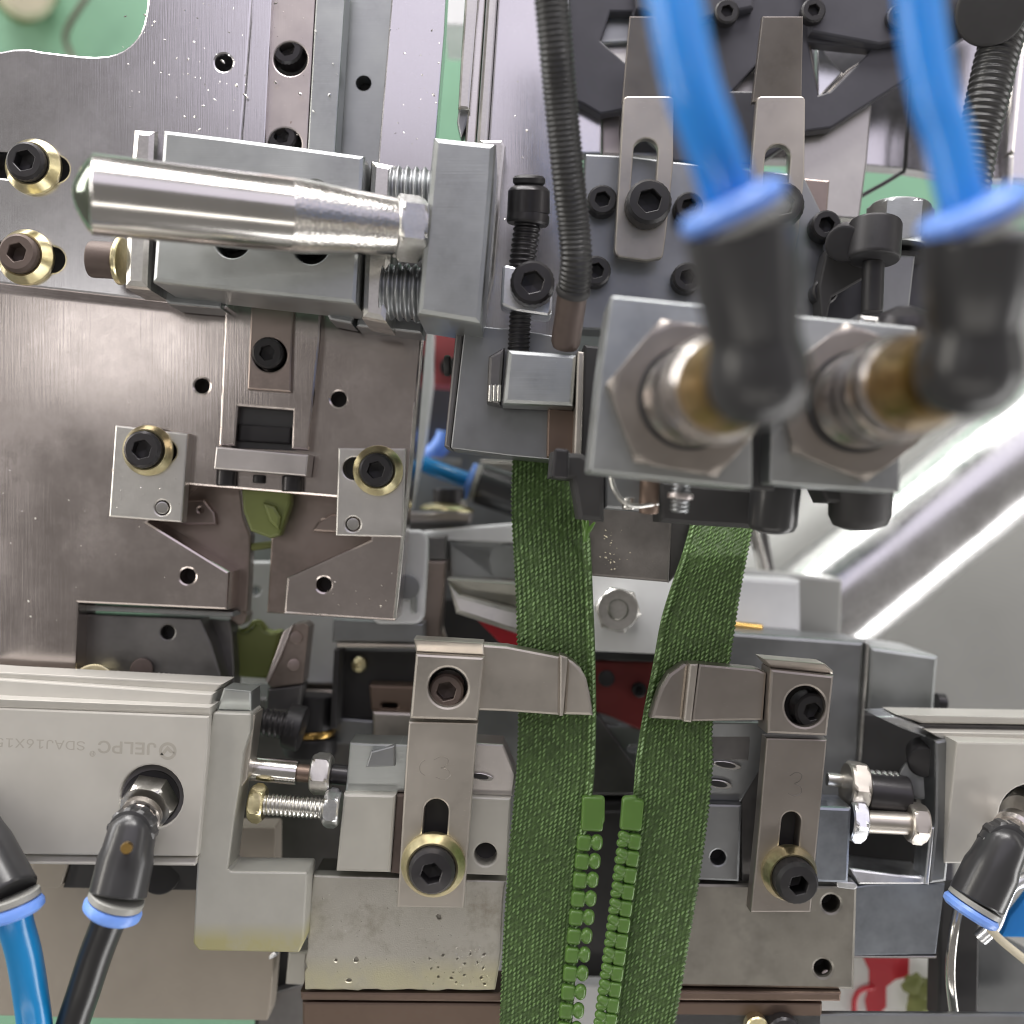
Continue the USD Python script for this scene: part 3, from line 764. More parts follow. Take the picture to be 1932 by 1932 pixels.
T = thing("clamp_tab", "square steel tab with a yellow washer left of the central slide", "tab", (280, 890, -6))
plate(T, "tab", "tab_steel", [(217, 802), (355, 818), (343, 986), (205, 975)], -6, 3, .35, holes=[(306, 958, 14), (278, 849, 312, 852, 21)])
plate(T, "slot_backing", "black_dull", [(260, 820), (345, 826), (345, 880), (260, 880)], -8.6, .4, 0)
cyl(T, "dowel_pin", "nut_zinc", (306, 958, -9), (306, 958, -6.4), 1.25, .25, 24)
cap_screw(T, 281, 850, -6, 3.55, 4.2, "black_oxide", .52, (4.95, 2.5, "yellow_zinc"))
chips(T, [(212, 880, 340, 975)], 8, -6.0, seed=21, smax=.25)
T = thing("clamp_tab", "square steel tab with a yellow washer at the right edge of the lower plate", "tab", (700, 930, -6))
plate(T, "tab", "tab_steel", [(638, 845), (765, 846), (760, 1014), (633, 1011)], -6, 3, .35, holes=[(666, 989, 14), (668, 884, 713, 888, 21)], tilt=(0, .5))
plate(T, "slot_backing", "black_dull", [(642, 855), (750, 855), (750, 920), (642, 920)], -8.6, .4, 0)
cyl(T, "dowel_pin", "nut_zinc", (666, 989, -9), (666, 989, -6.6), 1.25, .25, 24)
cap_screw(T, 714, 888, -6, 3.2, 4.2, "black_oxide_dull", .52, (4.9, 2.5, "yellow_zinc"))

T = thing("feed_slide", "narrow vertical feed slide with a black window and crossbar in the lower plate", "slide", (500, 740, -5))
plate(T, "channel", "steel_warm", [(425, 560), (607, 565), (604, 640), (582, 850), (549, 848), (552, 775), (450, 767), (444, 842), (412, 841)], -6.2, 3, .5, holes=[(509.5, 670, 30)])
plate(T, "key", "steel_brown", [(474, 560), (555, 570), (551, 660), (549, 740), (466, 734)], -5, 2, .35, holes=[(509, 670, 32)])
cap_screw(T, 509.5, 669, -7.0, 3.0, 2.6, "black_oxide_dull", .5)
plate(T, "window", "black_plastic", [(440, 760), (560, 768), (556, 850), (436, 845)], -8.2, .8, .1)
plate(T, "window_block", "black_oxide_dull", [(452, 800), (549, 806), (547, 838), (449, 832)], -7.4, 1.4, .4)
plate(T, "crossbar", "steel_cross", [(407, 842), (583, 858), (578, 899), (402, 885)], -3.4, 5, .4, tilt=(0, -1.5))
cyl(T, "left_screw", "black_oxide", (427, 886, -8), (426, 917, -8), 1.9, .35, 28)
cyl(T, "right_screw", "black_oxide", (552, 898, -8), (551, 928, -8), 2.1, .35, 28)
cyl(T, "middle_pin", "black_oxide_dull", (490, 896, -9), (489, 912, -9), 1.3, .3, 20)

T = thing("chute_plate", "dark brown steel plate set in the lower plate cut-out above the air cylinder", "plate", (280, 1220, -15))
plate(T, "plate", "steel_dark", [(151, 1158), (378, 1168), (400, 1218), (424, 1300), (135, 1300)], -14, 6, .4, holes=[(316, 1193, 13)], floors=3)
plate(T, "top_bar", "block_dark", [(147, 1140), (440, 1154), (440, 1164), (150, 1152)], -13, 6, .4)
cyl(T, "round_boss", "rusty_oxide", (267, 1262, -14), (267, 1262, -12), 2.2, .4, 28)
thread(T, "spring", "nut_zinc", (292, 1280, -11), (352, 1286, -11), 1.4, .95, .55)
cyl(T, "brass_boss", "yellow_zinc", (176, 1292, -14), (176, 1292, -10), 4.2, .5, 32)

# ================================================================== upper right: guide head, sensor cable, fittings
T = thing("lilac_back_panel", "lilac grey back panel plates behind the dark bracket at the top right", "panel", (1500, 200, -28))
plate(T, "left_panel", "steel_plate", [(1070, 150), (1136, 150), (1134, 291), (1050, 291)], -15, 4, .4, tilt=(0, 3))
plate(T, "middle_panel", "steel_plate", [(1137, -60), (1500, -60), (1500, 306), (1135, 294)], -24, 4, .5, tilt=(0, 3))
plate(T, "ribbed_strip", "rail_brown", [(1136, 205), (1150, 196), (1172, 200), (1172, 294), (1136, 293)], -16, 4, .5, tilt=(0, 3))
plate(T, "right_panel", "steel_plate", [(1500, -60), (2010, -60), (1990, 345), (1890, 340), (1770, 330), (1706, 320), (1638, 314), (1500, 300)], -28, 4, .4, tilt=(0, 2))
plate(T, "bright_edge", "chrome", [(1916, 60), (1938, 60), (1916, 290), (1900, 290)], -24, 3, .8)
plate(T, "lower_edge", "nut_zinc", [(1903, 292), (1914, 292), (1908, 420), (1897, 420)], -24, 3, .4)

T = thing("dark_bracket", "dark anodised bracket with triangular cut-outs across the top right", "bracket", (1400, 100, -12))
plate(T, "bracket", "dark_anodised", [(1000, -60), (1013, 60), (996, 148), (1030, 168), (1066, 183), (1100, 196), (1133, 215), (1172, 208), (1272, 304), (1430, 310), (1524, 247), (1569, 241), (1719, 145), (1794, 85), (1858, 47), (1886, 62), (1935, 60), (1960, -60)], -12, 3, .4,
      holes=[[(1152, 22), (1192, 22), (1192, 128), (1160, 100), (1134, 77)], [(1431, 118), (1428, 171), (1383, 171)], [(1526, 80), (1566, 84), (1646, 92), (1566, 172), (1545, 178)]])
plate(T, "inner_web", "clamp_nickel", [(1552, 182), (1600, 130), (1660, 92), (1664, 104), (1572, 190)], -14, 4, .4, tilt=(-8, 10))
plate(T, "inner_web", "clamp_dark", [(1500, 96), (1530, 76), (1548, 184), (1530, 170)], -13.5, 4, .4, tilt=(10, 0))
plate(T, "bright_web", "bright_alu", [(1545, 60), (1560, 100), (1590, 138), (1540, 190)], -16, 2, .4, tilt=(0, 8))
plate(T, "bright_web", "tab_steel", [(1120, 70), (1200, 78), (1200, 140), (1160, 120)], -16, 2, .4, tilt=(0, 7))
plate(T, "inner_web", "block_grey", [(1120, 84), (1196, 80), (1196, 10), (1140, 10)], -15, 3, .4, tilt=(0, 3))
plate(T, "bright_web", "tab_steel", [(1370, 105), (1445, 105), (1445, 180), (1370, 180)], -16, 2, .4, tilt=(0, 8))
plate(T, "stiffener", "dark_anodised", [(1196, -60), (1420, -60), (1422, 14), (1300, 40), (1200, 16)], -9.5, 2.4, .5)
plate(T, "stiffener", "dark_anodised", [(1520, -60), (1790, -60), (1740, 70), (1660, 84), (1530, 60)], -9.5, 2.4, .5)
for (uu, vv) in ((1368, 30), (1530, 28), (1690, 40), (1040, 40)):
    cap_screw(T, uu, vv, -10, 2.4, 2.2, "black_oxide_dull", .5)
cyl(T, "round_post", "black_dull", (1870, 20, -14), (1870, 20, -2), 6.5, .8, 40)
cyl(T, "lug", "black_dull", (1895, 48, -10), (1895, 40, -4), 3.0, .8, 28)

T = thing("light_side_plate", "light grey side plate with a straight right edge below the dark bracket", "plate", (1580, 300, -16))
plate(T, "plate", "tab_steel", [(1490, 230), (1570, 236), (1646, 186), (1637, 300), (1622, 414), (1490, 404)], -16, 3, .4)
plate(T, "brown_block", "steel_brown", [(1512, 335), (1566, 340), (1560, 420), (1504, 415)], -11, 5, .4)
T = thing("hanging_wire", "thin dark wire bent across the green gap at the top right", "wire", (1710, 250, -30))
tube(T, "wire", "black_rubber", [(1720, 130, -22), (1716, 200, -22), (1711, 260, -22), (1707, 318, -23), (1700, 326, -24), (1668, 346, -24), (1632, 366, -24), (1600, 385, -24)], .45, 10)

T = thing("head_plate", "grey head plate with black socket screws behind the slotted straps", "plate", (1300, 430, -8))
plate(T, "plate", "block_dark", [(1104, 290), (1190, 294), (1268, 304), (1516, 330), (1560, 420), (1545, 640), (1080, 620)], -8, 8, .4)
for (u, v, r) in ((1134, 386, 2.9), (1122, 518, 2.9), (1295, 398, 2.8), (1292, 530, 2.9), (1550, 433, 2.9), (1548, 556, 2.5)):
    cap_screw(T, u, v, -8, r, 3.6, "black_oxide_dull", .52)
plate(T, "lower_grey_plate", "block_dark", [(1661, 478), (1728, 482), (1715, 590), (1650, 590)], -6, 6, .4)
plate(T, "dark_back", "dark_anodised", [(1545, 420), (1800, 440), (1790, 700), (1540, 690)], -12, 4, .3)

for i, (lab, pts, slot, scr) in enumerate((
        ("slotted steel strap left of the first blue tube, with a black screw", [(1186, 185), (1270, 185), (1270, 310), (1258, 440), (1252, 484), (1222, 490), (1166, 482), (1160, 470), (1166, 358), (1175, 185)], (1218, 286, 1213, 362, 23), (1220, 391)),
        ("slotted steel strap between the two blue tubes", [(1427, 185), (1517, 185), (1518, 330), (1508, 440), (1500, 480), (1415, 480), (1416, 330), (1426, 185)], (1467, 298, 1462, 372, 24), (1466, 396)))):
    T = thing("slotted_strap", lab, "strap", (pts[0][0], 250, -2))
    plate(T, "strap", "clamp_nickel", pts, -2, 1.6, .3, holes=[slot], r=.9, tilt=(0, -4.0))
    e0, e1 = (1176, 1271) if i == 0 else (1424, 1518)
    plate(T, "bent_upper_end", "clamp_dark", [(e0 + 10, 40), (e1 - 8, 40), (e1, 184), (e0, 184)], -.2, 1.4, .2, tilt=(0, -16))
    cap_screw(T, scr[0], scr[1], -2.0, 4.25, 4.2, "black_oxide_dull", .52, dome=.2)

T = thing("spring_screw", "vertical black cap screw with a coarse thread left of the black cable", "screw", (995, 420, 8))
ax(T, "head", "black_oxide", (997, 405, 9), (998, 350, 10), [(0, 3.5), (.05, 3.85), (.8, 3.75), (.9, 3.4), (.97, 2.9), (1, 2.5)], 44)
ax(T, "flange", "black_oxide", (995, 424, 8.8), (997, 404, 9), [(0, 3.6), (.2, 3.85), (.85, 3.85), (1, 3.7)], 44)
cyl(T, "dark_socket", "black_oxide_dull", (998, 352, 10), (998.5, 330, 10.5), 2.9, 1.4, 36)
thread(T, "thread", "black_oxide", (984, 508, 8), (995, 424, 8.8), 2.55, .95, .45)
thread(T, "lower_thread", "black_oxide_dull", (978, 668, 7), (982, 590, 7.5), 2.1, .8, .35)
T = thing("screw_bracket", "small pale steel clip with a black socket screw below the vertical cap screw", "bracket", (995, 545, 10))
plate(T, "clip", "bright_alu", [(948, 497), (990, 506), (1046, 516), (1042, 585), (1038, 597), (975, 588), (944, 574)], 10, 6, 1.2, r=.8)
cap_screw(T, 1004, 541, 10, 3.9, 4.0, "black_oxide", .52)

T = thing("feed_block", "dark grey feed block with a wide bright chamfer above the left tape", "block", (960, 740, 4))
plate(T, "body", "block_dark", [(877, 612), (960, 620), (1092, 640), (1086, 872), (960, 860), (850, 846)], 4, 14, 1.5, r=.4, tilt=(-1.5, 0))
plate(T, "left_side_plate", "steel_dark", [(862, 606), (877, 612), (850, 846), (838, 842)], 2, 12, .4)
cyl(T, "black_knob", "black_dull", (850, 690, -2), (838, 690, -2), 2.0, .4, 24)
T = thing("brushed_cube", "small brushed steel cube standing on the feed block", "block", (1020, 715, 14))
plate(T, "cube", "block_grey", [(958, 658), (1090, 668), (1082, 768), (948, 762)], 14, 8, .8, tilt=(0, 1.5))
plate(T, "side_lug", "steel_dark", [(922, 672), (952, 655), (944, 764), (918, 758)], 9, 5, .6)
for k in range(3):
    cyl(T, "groove_pin", "nut_zinc", (926 + 8 * k, 726, 9.2), (925 + 8 * k, 758, 9.2), .42, .15, 12)
T = thing("beige_edge_plate", "thin upright plate with a beige edge right of the brushed cube", "plate", (1095, 760, 14))
plate(T, "edge", "clamp_nickel", [(1090, 662), (1102, 664), (1096, 866), (1083, 864)], 15, 10, .3)
plate(T, "side", "base_brown", [(1034, 770), (1086, 774), (1084, 866), (1032, 862)], 8, 4, .3)
plate(T, "black_side", "black_dull", [(1102, 650), (1150, 655), (1140, 900), (1094, 894)], 9, 8, .5)

# sensor cable in a ribbed black sleeve
T = thing("sensor_cable", "ribbed black cable hanging down beside the first slotted strap", "cable", (1075, 300, 26))
pth = [(1030, -330, 42), (1031, -180, 39), (1034, -60, 36), (1041, 0, 35), (1049, 90, 33), (1057, 181, 30), (1072, 332, 26), (1082, 420, 23), (1087, 492, 21), (1083, 545, 18)]
tube(T, "sleeve", "cable_sleeve", pth, 2.62, 30, .09, lambda s, t: 1 + 0.055 * math.sin(2 * math.pi * s / .82) + 0.02 * np.cos(2 * t), smooth=60)
cyl(T, "end_collar", "black_dull", (1083, 540, 18), (1080, 556, 17), 3.0, .5, 32)
ax(T, "end_plug", "rusty_oxide", (1080, 556, 17), (1066, 655, 12), [(0, 2.3), (.02, 2.6), (.9, 2.6), (1, 2.2)], 32)
T = thing("second_cable", "ribbed black cable behind the second blue tube at the right edge", "cable", (1850, 200, -6))
tube(T, "sleeve", "cable_sleeve", [(1896, 56, -8), (1880, 110, -8), (1862, 190, -8), (1838, 300, -9), (1818, 420, -10)], 4.0, 28, .12, lambda s, t: 1 + 0.04 * math.sin(2 * math.pi * s / 1.3), smooth=60)

T = thing("black_thumb_bolt", "black hanging bolt with a thick head between the two fittings", "bolt", (1650, 480, 4))
cyl(T, "head", "black_oxide_dull", (1652, 418, 3), (1648, 492, 4), 4.8, .8, 40)
cyl(T, "shaft", "black_oxide_dull", (1648, 492, 3), (1645, 590, 3), 2.0, .3, 28)
T = thing("black_side_bolt", "black round bolt head beside the hanging bolt", "bolt", (1596, 450, 0))
cyl(T, "head", "black_oxide_dull", (1596, 452, -6), (1592, 460, 4), 3.4, .6, 36)
plate(T, "lug", "black_dull", [(1560, 470), (1630, 450), (1640, 520), (1570, 560), (1552, 640), (1545, 540)], -3, 6, 1.0, r=.6)
T = thing("silver_hex_cap", "grey steel hexagon cap above the second fitting", "cap", (1695, 420, -6))
hexnut(T, "cap", "block_grey", (1700, 386, -8), (1694, 466, -8), 6.4, rot=math.radians(12))
plate(T, "dark_seat", "black_dull", [(1645, 468), (1760, 474), (1758, 486), (1643, 480)], -6, 8, .4)
T = thing("button_screw", "black button screw on a pale washer above the second fitting block", "screw", (1700, 600, 26))
plate(T, "seat", "nut_zinc", [(1622, 592), (1700, 600), (1698, 625), (1620, 618)], 24, 6, .8)
ax(T, "head", "black_oxide", (1705, 618, 26), (1706, 578, 27), [(0, 4.6), (.3, 4.5), (.7, 3.6), (1, 1.2)], 40)


# push-in elbows on bulkhead nuts
def bulkhead(T, nut, tip, body, collar, tubepath, rn, flats):
    """nut, tip, body: (u, v, h) of the nut face, the end of the metal stem (the elbow's centre) and the upper end of the elbow body."""
    a, b = P(*nut), P(*tip)

    def q(f):
        return a + (b - a) * f

    def lat(name, mat, f0, f1, prof, n=48, smooth=30):
        return obj(T, name, lathe_m(q(f0), q(f1), prof, n), mat, smooth)
    o, L, A, x, y = frame(a, b)
    n = 60
    t = np.arange(n) / n * 2 * math.pi
    ri = rn * math.cos(math.pi / 6)
    full = ri * hexr(t)
    rings = [o + A * s + np.outer(np.minimum(full, c) * np.cos(t + flats), x) + np.outer(np.minimum(full, c) * np.sin(t + flats), y) for s, c in ((-4, 99), (0.9, 99), (1.5, ri * 1.07), (1.7, ri * .99))]
    obj(T, "hex_nut", loft(rings), "clamp_dark", 22)
    lat("nut_recess", "black_dull", .02, .06, [(0, 7.6), (1, 7.6)])
    lat("stem", "nickel", .08, .50, [(0, 6.9), (.02, 7.0), (.55, 7.0), (.58, 6.75), (.72, 6.75), (.75, 7.05), (.97, 7.05), (1, 6.7)])
    obj(T, "stem_thread", thread_m(q(.10), q(.26), 7.12, .9, .22, 40), "nickel", 60)
    lat("stem_ring", "nickel", .52, .60, [(0, 6.2), (.2, 6.5), (.8, 6.5), (1, 6.0)])
    lat("brass_neck", "brass", .60, .84, [(0, 5.7), (.1, 5.85), (.5, 5.7), (1, 5.0)])
    c, d = b, P(*body)
    o2, L2, A2, x2, y2 = frame(c, d)
    prof = [(-5.5, .8), (-5.2, 2.4), (-4.5, 3.8), (-3.2, 4.9), (-1.4, 5.5), (.8, 5.55), (2.9, 5.0), (4.0, 4.75), (4.6, 4.95), (L2 * .50, 5.25), (L2 * .62, 5.55), (L2 * .94, 5.8), (L2 * .985, 5.75), (L2, 5.3)]
    t = np.arange(48) / 48 * 2 * math.pi
    obj(T, "elbow_body", loft([o2 + A2 * s + np.outer(r * np.cos(t), x2) + np.outer(r * np.sin(t), y2) for s, r in prof]), "black_plastic", 40)
    e = P(*collar)
    A3 = (e - d) / np.linalg.norm(e - d)
    obj(T, "seal_ring", lathe_m(d, d + A3 * .9, [(0, 5.4), (.2, 5.6), (.8, 5.6), (1, 5.3)], 48), "grey_ring", 30)
    obj(T, "release_collar", lathe_m(d + A3 * 1.2, d + A3 * 3.3, [(0, 3.6), (.02, 4.8), (.3, 5.55), (.7, 5.55), (1, 4.9)], 48), "collar_blue", 40)


T = thing("fitting_block", "pale steel block carrying the first hexagon fitting", "block", (1280, 730, 42))
plate(T, "block", "block_grey", [(1153, 556), (1330, 574), (1424, 590), (1420, 640), (1418, 922), (1112, 890), (1132, 700)], 42, 12, 1.2, r=.5, tilt=(.5, 2))
T = thing("fitting_block", "pale steel block carrying the second hexagon fitting", "block", (1590, 760, 38))
plate(T, "block", "block_grey", [(1470, 590), (1612, 604), (1732, 616), (1728, 690), (1700, 760), (1696, 930), (1450, 912), (1456, 700)], 38, 12, 1.2, r=.5, tilt=(0, 2))
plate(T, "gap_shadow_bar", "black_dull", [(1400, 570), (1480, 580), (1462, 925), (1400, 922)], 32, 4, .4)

T = thing("elbow_fitting", "black push-in elbow on the first hexagon nut with the left blue tube", "fitting", (1300, 752, 44))
bulkhead(T, (1298, 752, 44), (1432, 708, 88), (1398, 430, 92), (1382, 392, 92.5), None, 12.2, math.radians(20))
T = thing("elbow_fitting", "black push-in elbow on the second hexagon nut with the right blue tube", "fitting", (1600, 755, 40))
bulkhead(T, (1612, 760, 40), (1830, 690, 88), (1848, 440, 92), (1834, 400, 92.5), None, 12.0, math.radians(8))
T = thing("blue_air_tube", "glossy blue air tube rising from the first elbow fitting", "air tube", (1320, 200, 95))
tube(T, "tube", "tube_blue", [(1392, 420, 92), (1373, 362, 93), (1343, 270, 95), (1304, 158, 96), (1272, 0, 96), (1258, -110, 95), (1250, -400, 88), (1262, -800, 70)], 2.72, 32, .6)
T = thing("blue_air_tube", "blue air tube with a slight kink rising from the second elbow fitting", "air tube", (1750, 150, 92))
tube(T, "tube", "tube_blue", [(1838, 430, 92), (1818, 380, 92), (1803, 320, 92), (1787, 258, 92), (1768, 205, 92), (1754, 145, 92), (1740, 60, 92), (1733, 0, 92), (1724, -110, 92), (1712, -400, 86), (1720, -800, 68)], 2.42, 32, .6)

# parts hanging below the fitting blocks
T = thing("under_bracket", "black bracket with a brown spring below the first fitting block", "bracket", (1250, 930, 22))
plate(T, "left_part", "black_dull", [(1040, 852), (1100, 856), (1140, 890), (1140, 985), (1092, 980), (1080, 905), (1036, 900)], 18, 10, .8)
plate(T, "centre_part", "block_dark", [(1140, 892), (1215, 900), (1212, 966), (1140, 960)], 16, 8, .6)
cyl(T, "spring_rod", "base_brown", (1226, 900, 22), (1224, 968, 21), 1.7, .3, 24)
cyl(T, "bright_pin", "nut_zinc", (1187, 938, 18), (1186, 962, 18), 1.2, .4, 20)
plate(T, "right_part", "black_dull", [(1244, 905), (1330, 915), (1478, 925), (1470, 1000), (1300, 990), (1246, 985)], 16, 10, .8)
plate(T, "screw_lug", "black_oxide", [(1046, 845), (1075, 848), (1072, 905), (1040, 902)], 24, 5, 1.0, r=.6)
T = thing("black_roller", "black roller end hanging under the gap between the fitting blocks", "roller", (1465, 960, 20))
cyl(T, "roller", "black_plastic", (1466, 890, 22), (1456, 1002, 20), 4.2, 1.4, 40)
T = thing("black_roller", "black roller end hanging under the second fitting block at its right", "roller", (1625, 950, 20))
cyl(T, "roller", "black_dull", (1624, 880, 22), (1622, 995, 20), 5.2, 2.2, 40)
plate(T, "bracket", "black_dull", [(1540, 905), (1690, 925), (1684, 955), (1560, 948)], 24, 8, .6)

T = thing("guide_wire", "thin steel wire bent under the first fitting block", "wire", (1180, 940, 24))
tube(T, "wire", "nut_zinc", [(1150, 890, 24), (1160, 925, 25), (1178, 948, 25), (1205, 955, 24), (1240, 950, 22)], .4, 10)
T = thing("knurled_pin", "small knurled pin with a pale collar under the first fitting block", "pin", (1285, 950, 24))
thread(T, "pin", "block_dark", (1285, 905, 24), (1282, 965, 23), 1.7, .7, .25)
cyl(T, "collar", "rail_brown", (1284, 930, 24), (1283, 942, 24), 2.2, .3, 24)
T = thing("scuffed_spacer", "scuffed dark grey spacer block between the upper ends of the tapes", "block", (1190, 1020, -2))
plate(T, "spacer", "scuffed", [(1100, 940), (1270, 950), (1262, 1099), (1110, 1086)], -2, 10, .5)
chips(T, [(1125, 1000, 1190, 1080), (1140, 1010, 1165, 1075)], 34, -2.0, mat="cream", seed=44, smax=.3)
plate(T, "side_shade_plate", "steel_dark", [(1263, 940), (1330, 945), (1300, 1060), (1262, 1100)], -6, 6, .4)

# ================================================================== lower part: clamps, cylinders, blocks
def text(T, name, s, mat, u, v, h, cap_px, width_px, slope, bold=False):
    """Lettering printed upside down (turned half round), its first character's outer lower corner at (u, v); slope in degrees."""
    m = meshkit.text_mesh(s, 1.0, 0.03, bold)
    vv = np.array(m.vertices)
    k = sc(h)
    vv[:, 0] *= width_px * k / (vv[:, 0].max() - vv[:, 0].min())
    vv[:, 1] *= cap_px * k
    a = math.radians(180 - slope)
    c, sn = math.cos(a), math.sin(a)
    X, Z = vv[:, 0] * c - vv[:, 1] * sn, vv[:, 0] * sn + vv[:, 1] * c
    o = P(u, v, h)
    V = np.stack([o[0] + X, -h - vv[:, 2] + .012, o[2] + Z], 1)
    return obj(T, name, (V, np.array(m.faces)), mat, None)


T = thing("rear_plate", "beige painted rear plate with a rounded corner at the bottom left", "plate", (250, 1780, -16))
plate(T, "plate", "rear_plate", [(-80, 1560), (520, 1560), (518, 1790), (510, 1900), (505, 1926), (200, 1922), (-80, 1915)], -16, 6, .6, r=.5)
plate(T, "dark_rail", "black_dull", [(130, 1628), (420, 1628), (420, 1681), (300, 1680), (118, 1676)], -11, 5, .4)
plate(T, "beige_lug", "rear_plate", [(60, 1628), (128, 1628), (114, 1672), (105, 1677), (60, 1674)], -10, 5, .6, r=.4)
cyl(T, "round_end", "black_dull", (303, 1650, -14), (303, 1650, -10), 3.8, .4, 32)

T = thing("air_cylinder", "beige compact air cylinder with printed lettering at the left edge", "air cylinder", (200, 1480, 8))
plate(T, "body", "anodised", [(-80, 1326), (0, 1336), (394, 1352), (390, 1425), (372, 1616), (0, 1612), (-80, 1610)], 8, 20, .3, holes=[(286, 1503, 60)])
plate(T, "top_bevel", "anodised", [(-80, 1312), (0, 1318), (396, 1335), (394, 1352), (0, 1336), (-80, 1327)], 7.8, 6, .2, tilt=(0, -22))
plate(T, "upper_rib", "anodised", [(-80, 1278), (0, 1282), (402, 1309), (397, 1334), (0, 1317), (-80, 1311)], 4.5, 8, .3, tilt=(0, 6))
plate(T, "upper_edge", "anodised", [(-80, 1262), (0, 1268), (421, 1290), (402, 1308), (0, 1281), (-80, 1277)], 2.5, 8, .3, tilt=(0, -8))
plate(T, "lower_bevel", "anodised", [(-80, 1610), (0, 1613), (372, 1617), (369, 1632), (0, 1629), (-80, 1627)], 7.0, 8, .3, tilt=(0, 30))
text(T, "brand_lettering", "JELPC", "anodised_text", 297, 1402.5, 8, 22, 110, 2.4, True)
text(T, "registered_mark", "R", "anodised_text", 178, 1418, 8, 7, 7, 2.4)
text(T, "model_lettering", "SDAJ16X15", "anodised_text", 162, 1399, 8, 17, 168, 2.4)
c = P(316.5, 1417, 8)


def ring_print(T, name, c, r0, r1, h, mat):
    t = np.arange(36) / 36 * 2 * math.pi
    R = [np.stack([c[0] + r * np.cos(t), np.full(36, -hh), c[2] + r * np.sin(t)], 1) for r, hh in ((r1, h), (r1, h + .02), (r0, h + .02), (r0, h))]
    return obj(T, name, loft(R, caps=False), mat, None)


ring_print(T, "logo_ring", c, 1.05, 1.6, 8, "anodised_text")
ring_print(T, "registered_ring", P(174.5, 1422, 8), .42, .52, 8, "anodised_text")
plate(T, "logo_arrow", "anodised_text", [(302, 1424), (316, 1407), (330, 1421), (321, 1421), (316, 1416), (308, 1425)], 8.02, .03, 0)
cyl(T, "port_floor", "steel_dark", (288, 1500, 2), (288, 1500, 5.4), 6.2, .2, 40)
cyl(T, "port_seal", "black_dull", (285, 1506, 5), (285, 1506, 6), 5.0, .2, 40)


def push_fit(T, base, body_end, tip, r, ribs=True, hexr_mm=4.4, top=None):
    """A small elbow: hexagon stem at base towards the camera, black ribbed body to body_end, blue collar to tip."""
    b, e, q = P(*base), P(*body_end), P(*tip)
    stem_top = b + np.array([0, -6.0, 0]) if top is None else b + (P(*top) - b) * .8
    o, L, A, x, y = frame(b, stem_top)
    t = np.arange(48) / 48 * 2 * math.pi
    ri = hexr_mm * math.cos(math.pi / 6)
    full = ri * hexr(t)
    obj(T, "hex_stem", loft([o + A * s + np.outer(np.minimum(full, cp) * np.cos(t + .35), x) + np.outer(np.minimum(full, cp) * np.sin(t + .35), y) for s, cp in ((0, 99), (3.0, 99), (3.8, ri * 1.03))]), "nut_zinc", 22)
    obj(T, "stem_ring", lathe_m(b + (stem_top - b) * .63, b + (stem_top - b) * 1.03, [(0, ri * .84), (.4, ri * .84), (.5, ri * .7), (1, ri * .7)], 36), "nickel", 30)
    top = b + np.array([0, -7.5, 0]) if top is None else P(*top)
    n = 60
    t = np.arange(n) / n * 2 * math.pi
    rib = 1 + (.035 * np.where((np.arange(n) // 3) % 2, 1, -1) if ribs else 0)
    obj(T, "ribbed_cap", loft([top + np.stack([rr * g * np.cos(t), np.full(n, -s), rr * g * np.sin(t)], 1) for s, rr, g in ((-1.6, r * .80, 1), (-1.4, r * .86, rib), (1.0, r * .86, rib), (1.5, r * .8, 1), (2.0, r * .5, 1))]), "black_plastic", 25)
    o, L, A, x, y = frame(top, e)
    obj(T, "body", loft([o + A * s + np.outer(rr * np.cos(t), x) + np.outer(rr * np.sin(t), y) for s, rr in ((-r * .7, r * .25), (-r * .5, r * .6), (-r * .1, r * .85), (L * .3, r * .92), (L * .45, r), (L * .97, r * 1.02), (L, r * .95))]), "black_plastic", 40)
    A2 = (q - e) / np.linalg.norm(q - e)
    L2 = np.linalg.norm(q - e)
    obj(T, "seal_ring", lathe_m(e, e + A2 * L2 * .35, [(0, r * .96), (.1, r * 1.0), (.9, r * 1.0), (1, r * .93)], 44), "grey_ring", 30)
    obj(T, "release_collar", lathe_m(e + A2 * L2 * .38, q, [(0, r * .8), (.03, r * .98), (.35, r * 1.06), (.75, r * 1.04), (1, r * .9)], 44), "collar_blue", 40)


T = thing("port_fitting", "black ribbed push-in elbow with a bronze dot and black tube on the air cylinder", "fitting", (286, 1503, 8))
push_fit(T, (287, 1503, 5), (222, 1690, 17), (208, 1728, 17), 4.75, True, 5.0, top=(250, 1566, 14))
ax(T, "bronze_dot", "brass", (240, 1598, 19.7), (238, 1601, 21.8), [(0, 1.0), (.8, 1.0), (1, .85)], 24)
T = thing("black_air_tube", "black air tube running down from the ribbed elbow", "air tube", (170, 1840, 14))
tube(T, "tube", "black_rubber", [(215, 1708, 17), (204, 1740, 16), (181, 1800, 14), (158, 1870, 12), (138, 1930, 10), (112, 2020, 8)], 2.9, 28)
T = thing("port_fitting", "black push-in elbow with a cyan tube cut by the left edge", "fitting", (-20, 1500, 8))
push_fit(T, (-28, 1506, 3), (18, 1690, 18), (28, 1728, 18), 4.9)
T = thing("cyan_air_tube", "cyan blue air tube running down at the bottom left corner", "air tube", (40, 1840, 14))
tube(T, "tube", "tube_cyan", [(22, 1706, 18), (30, 1745, 17), (45, 1800, 15), (57, 1870, 13), (66, 1940, 12), (72, 2020, 10)], 2.95, 28)

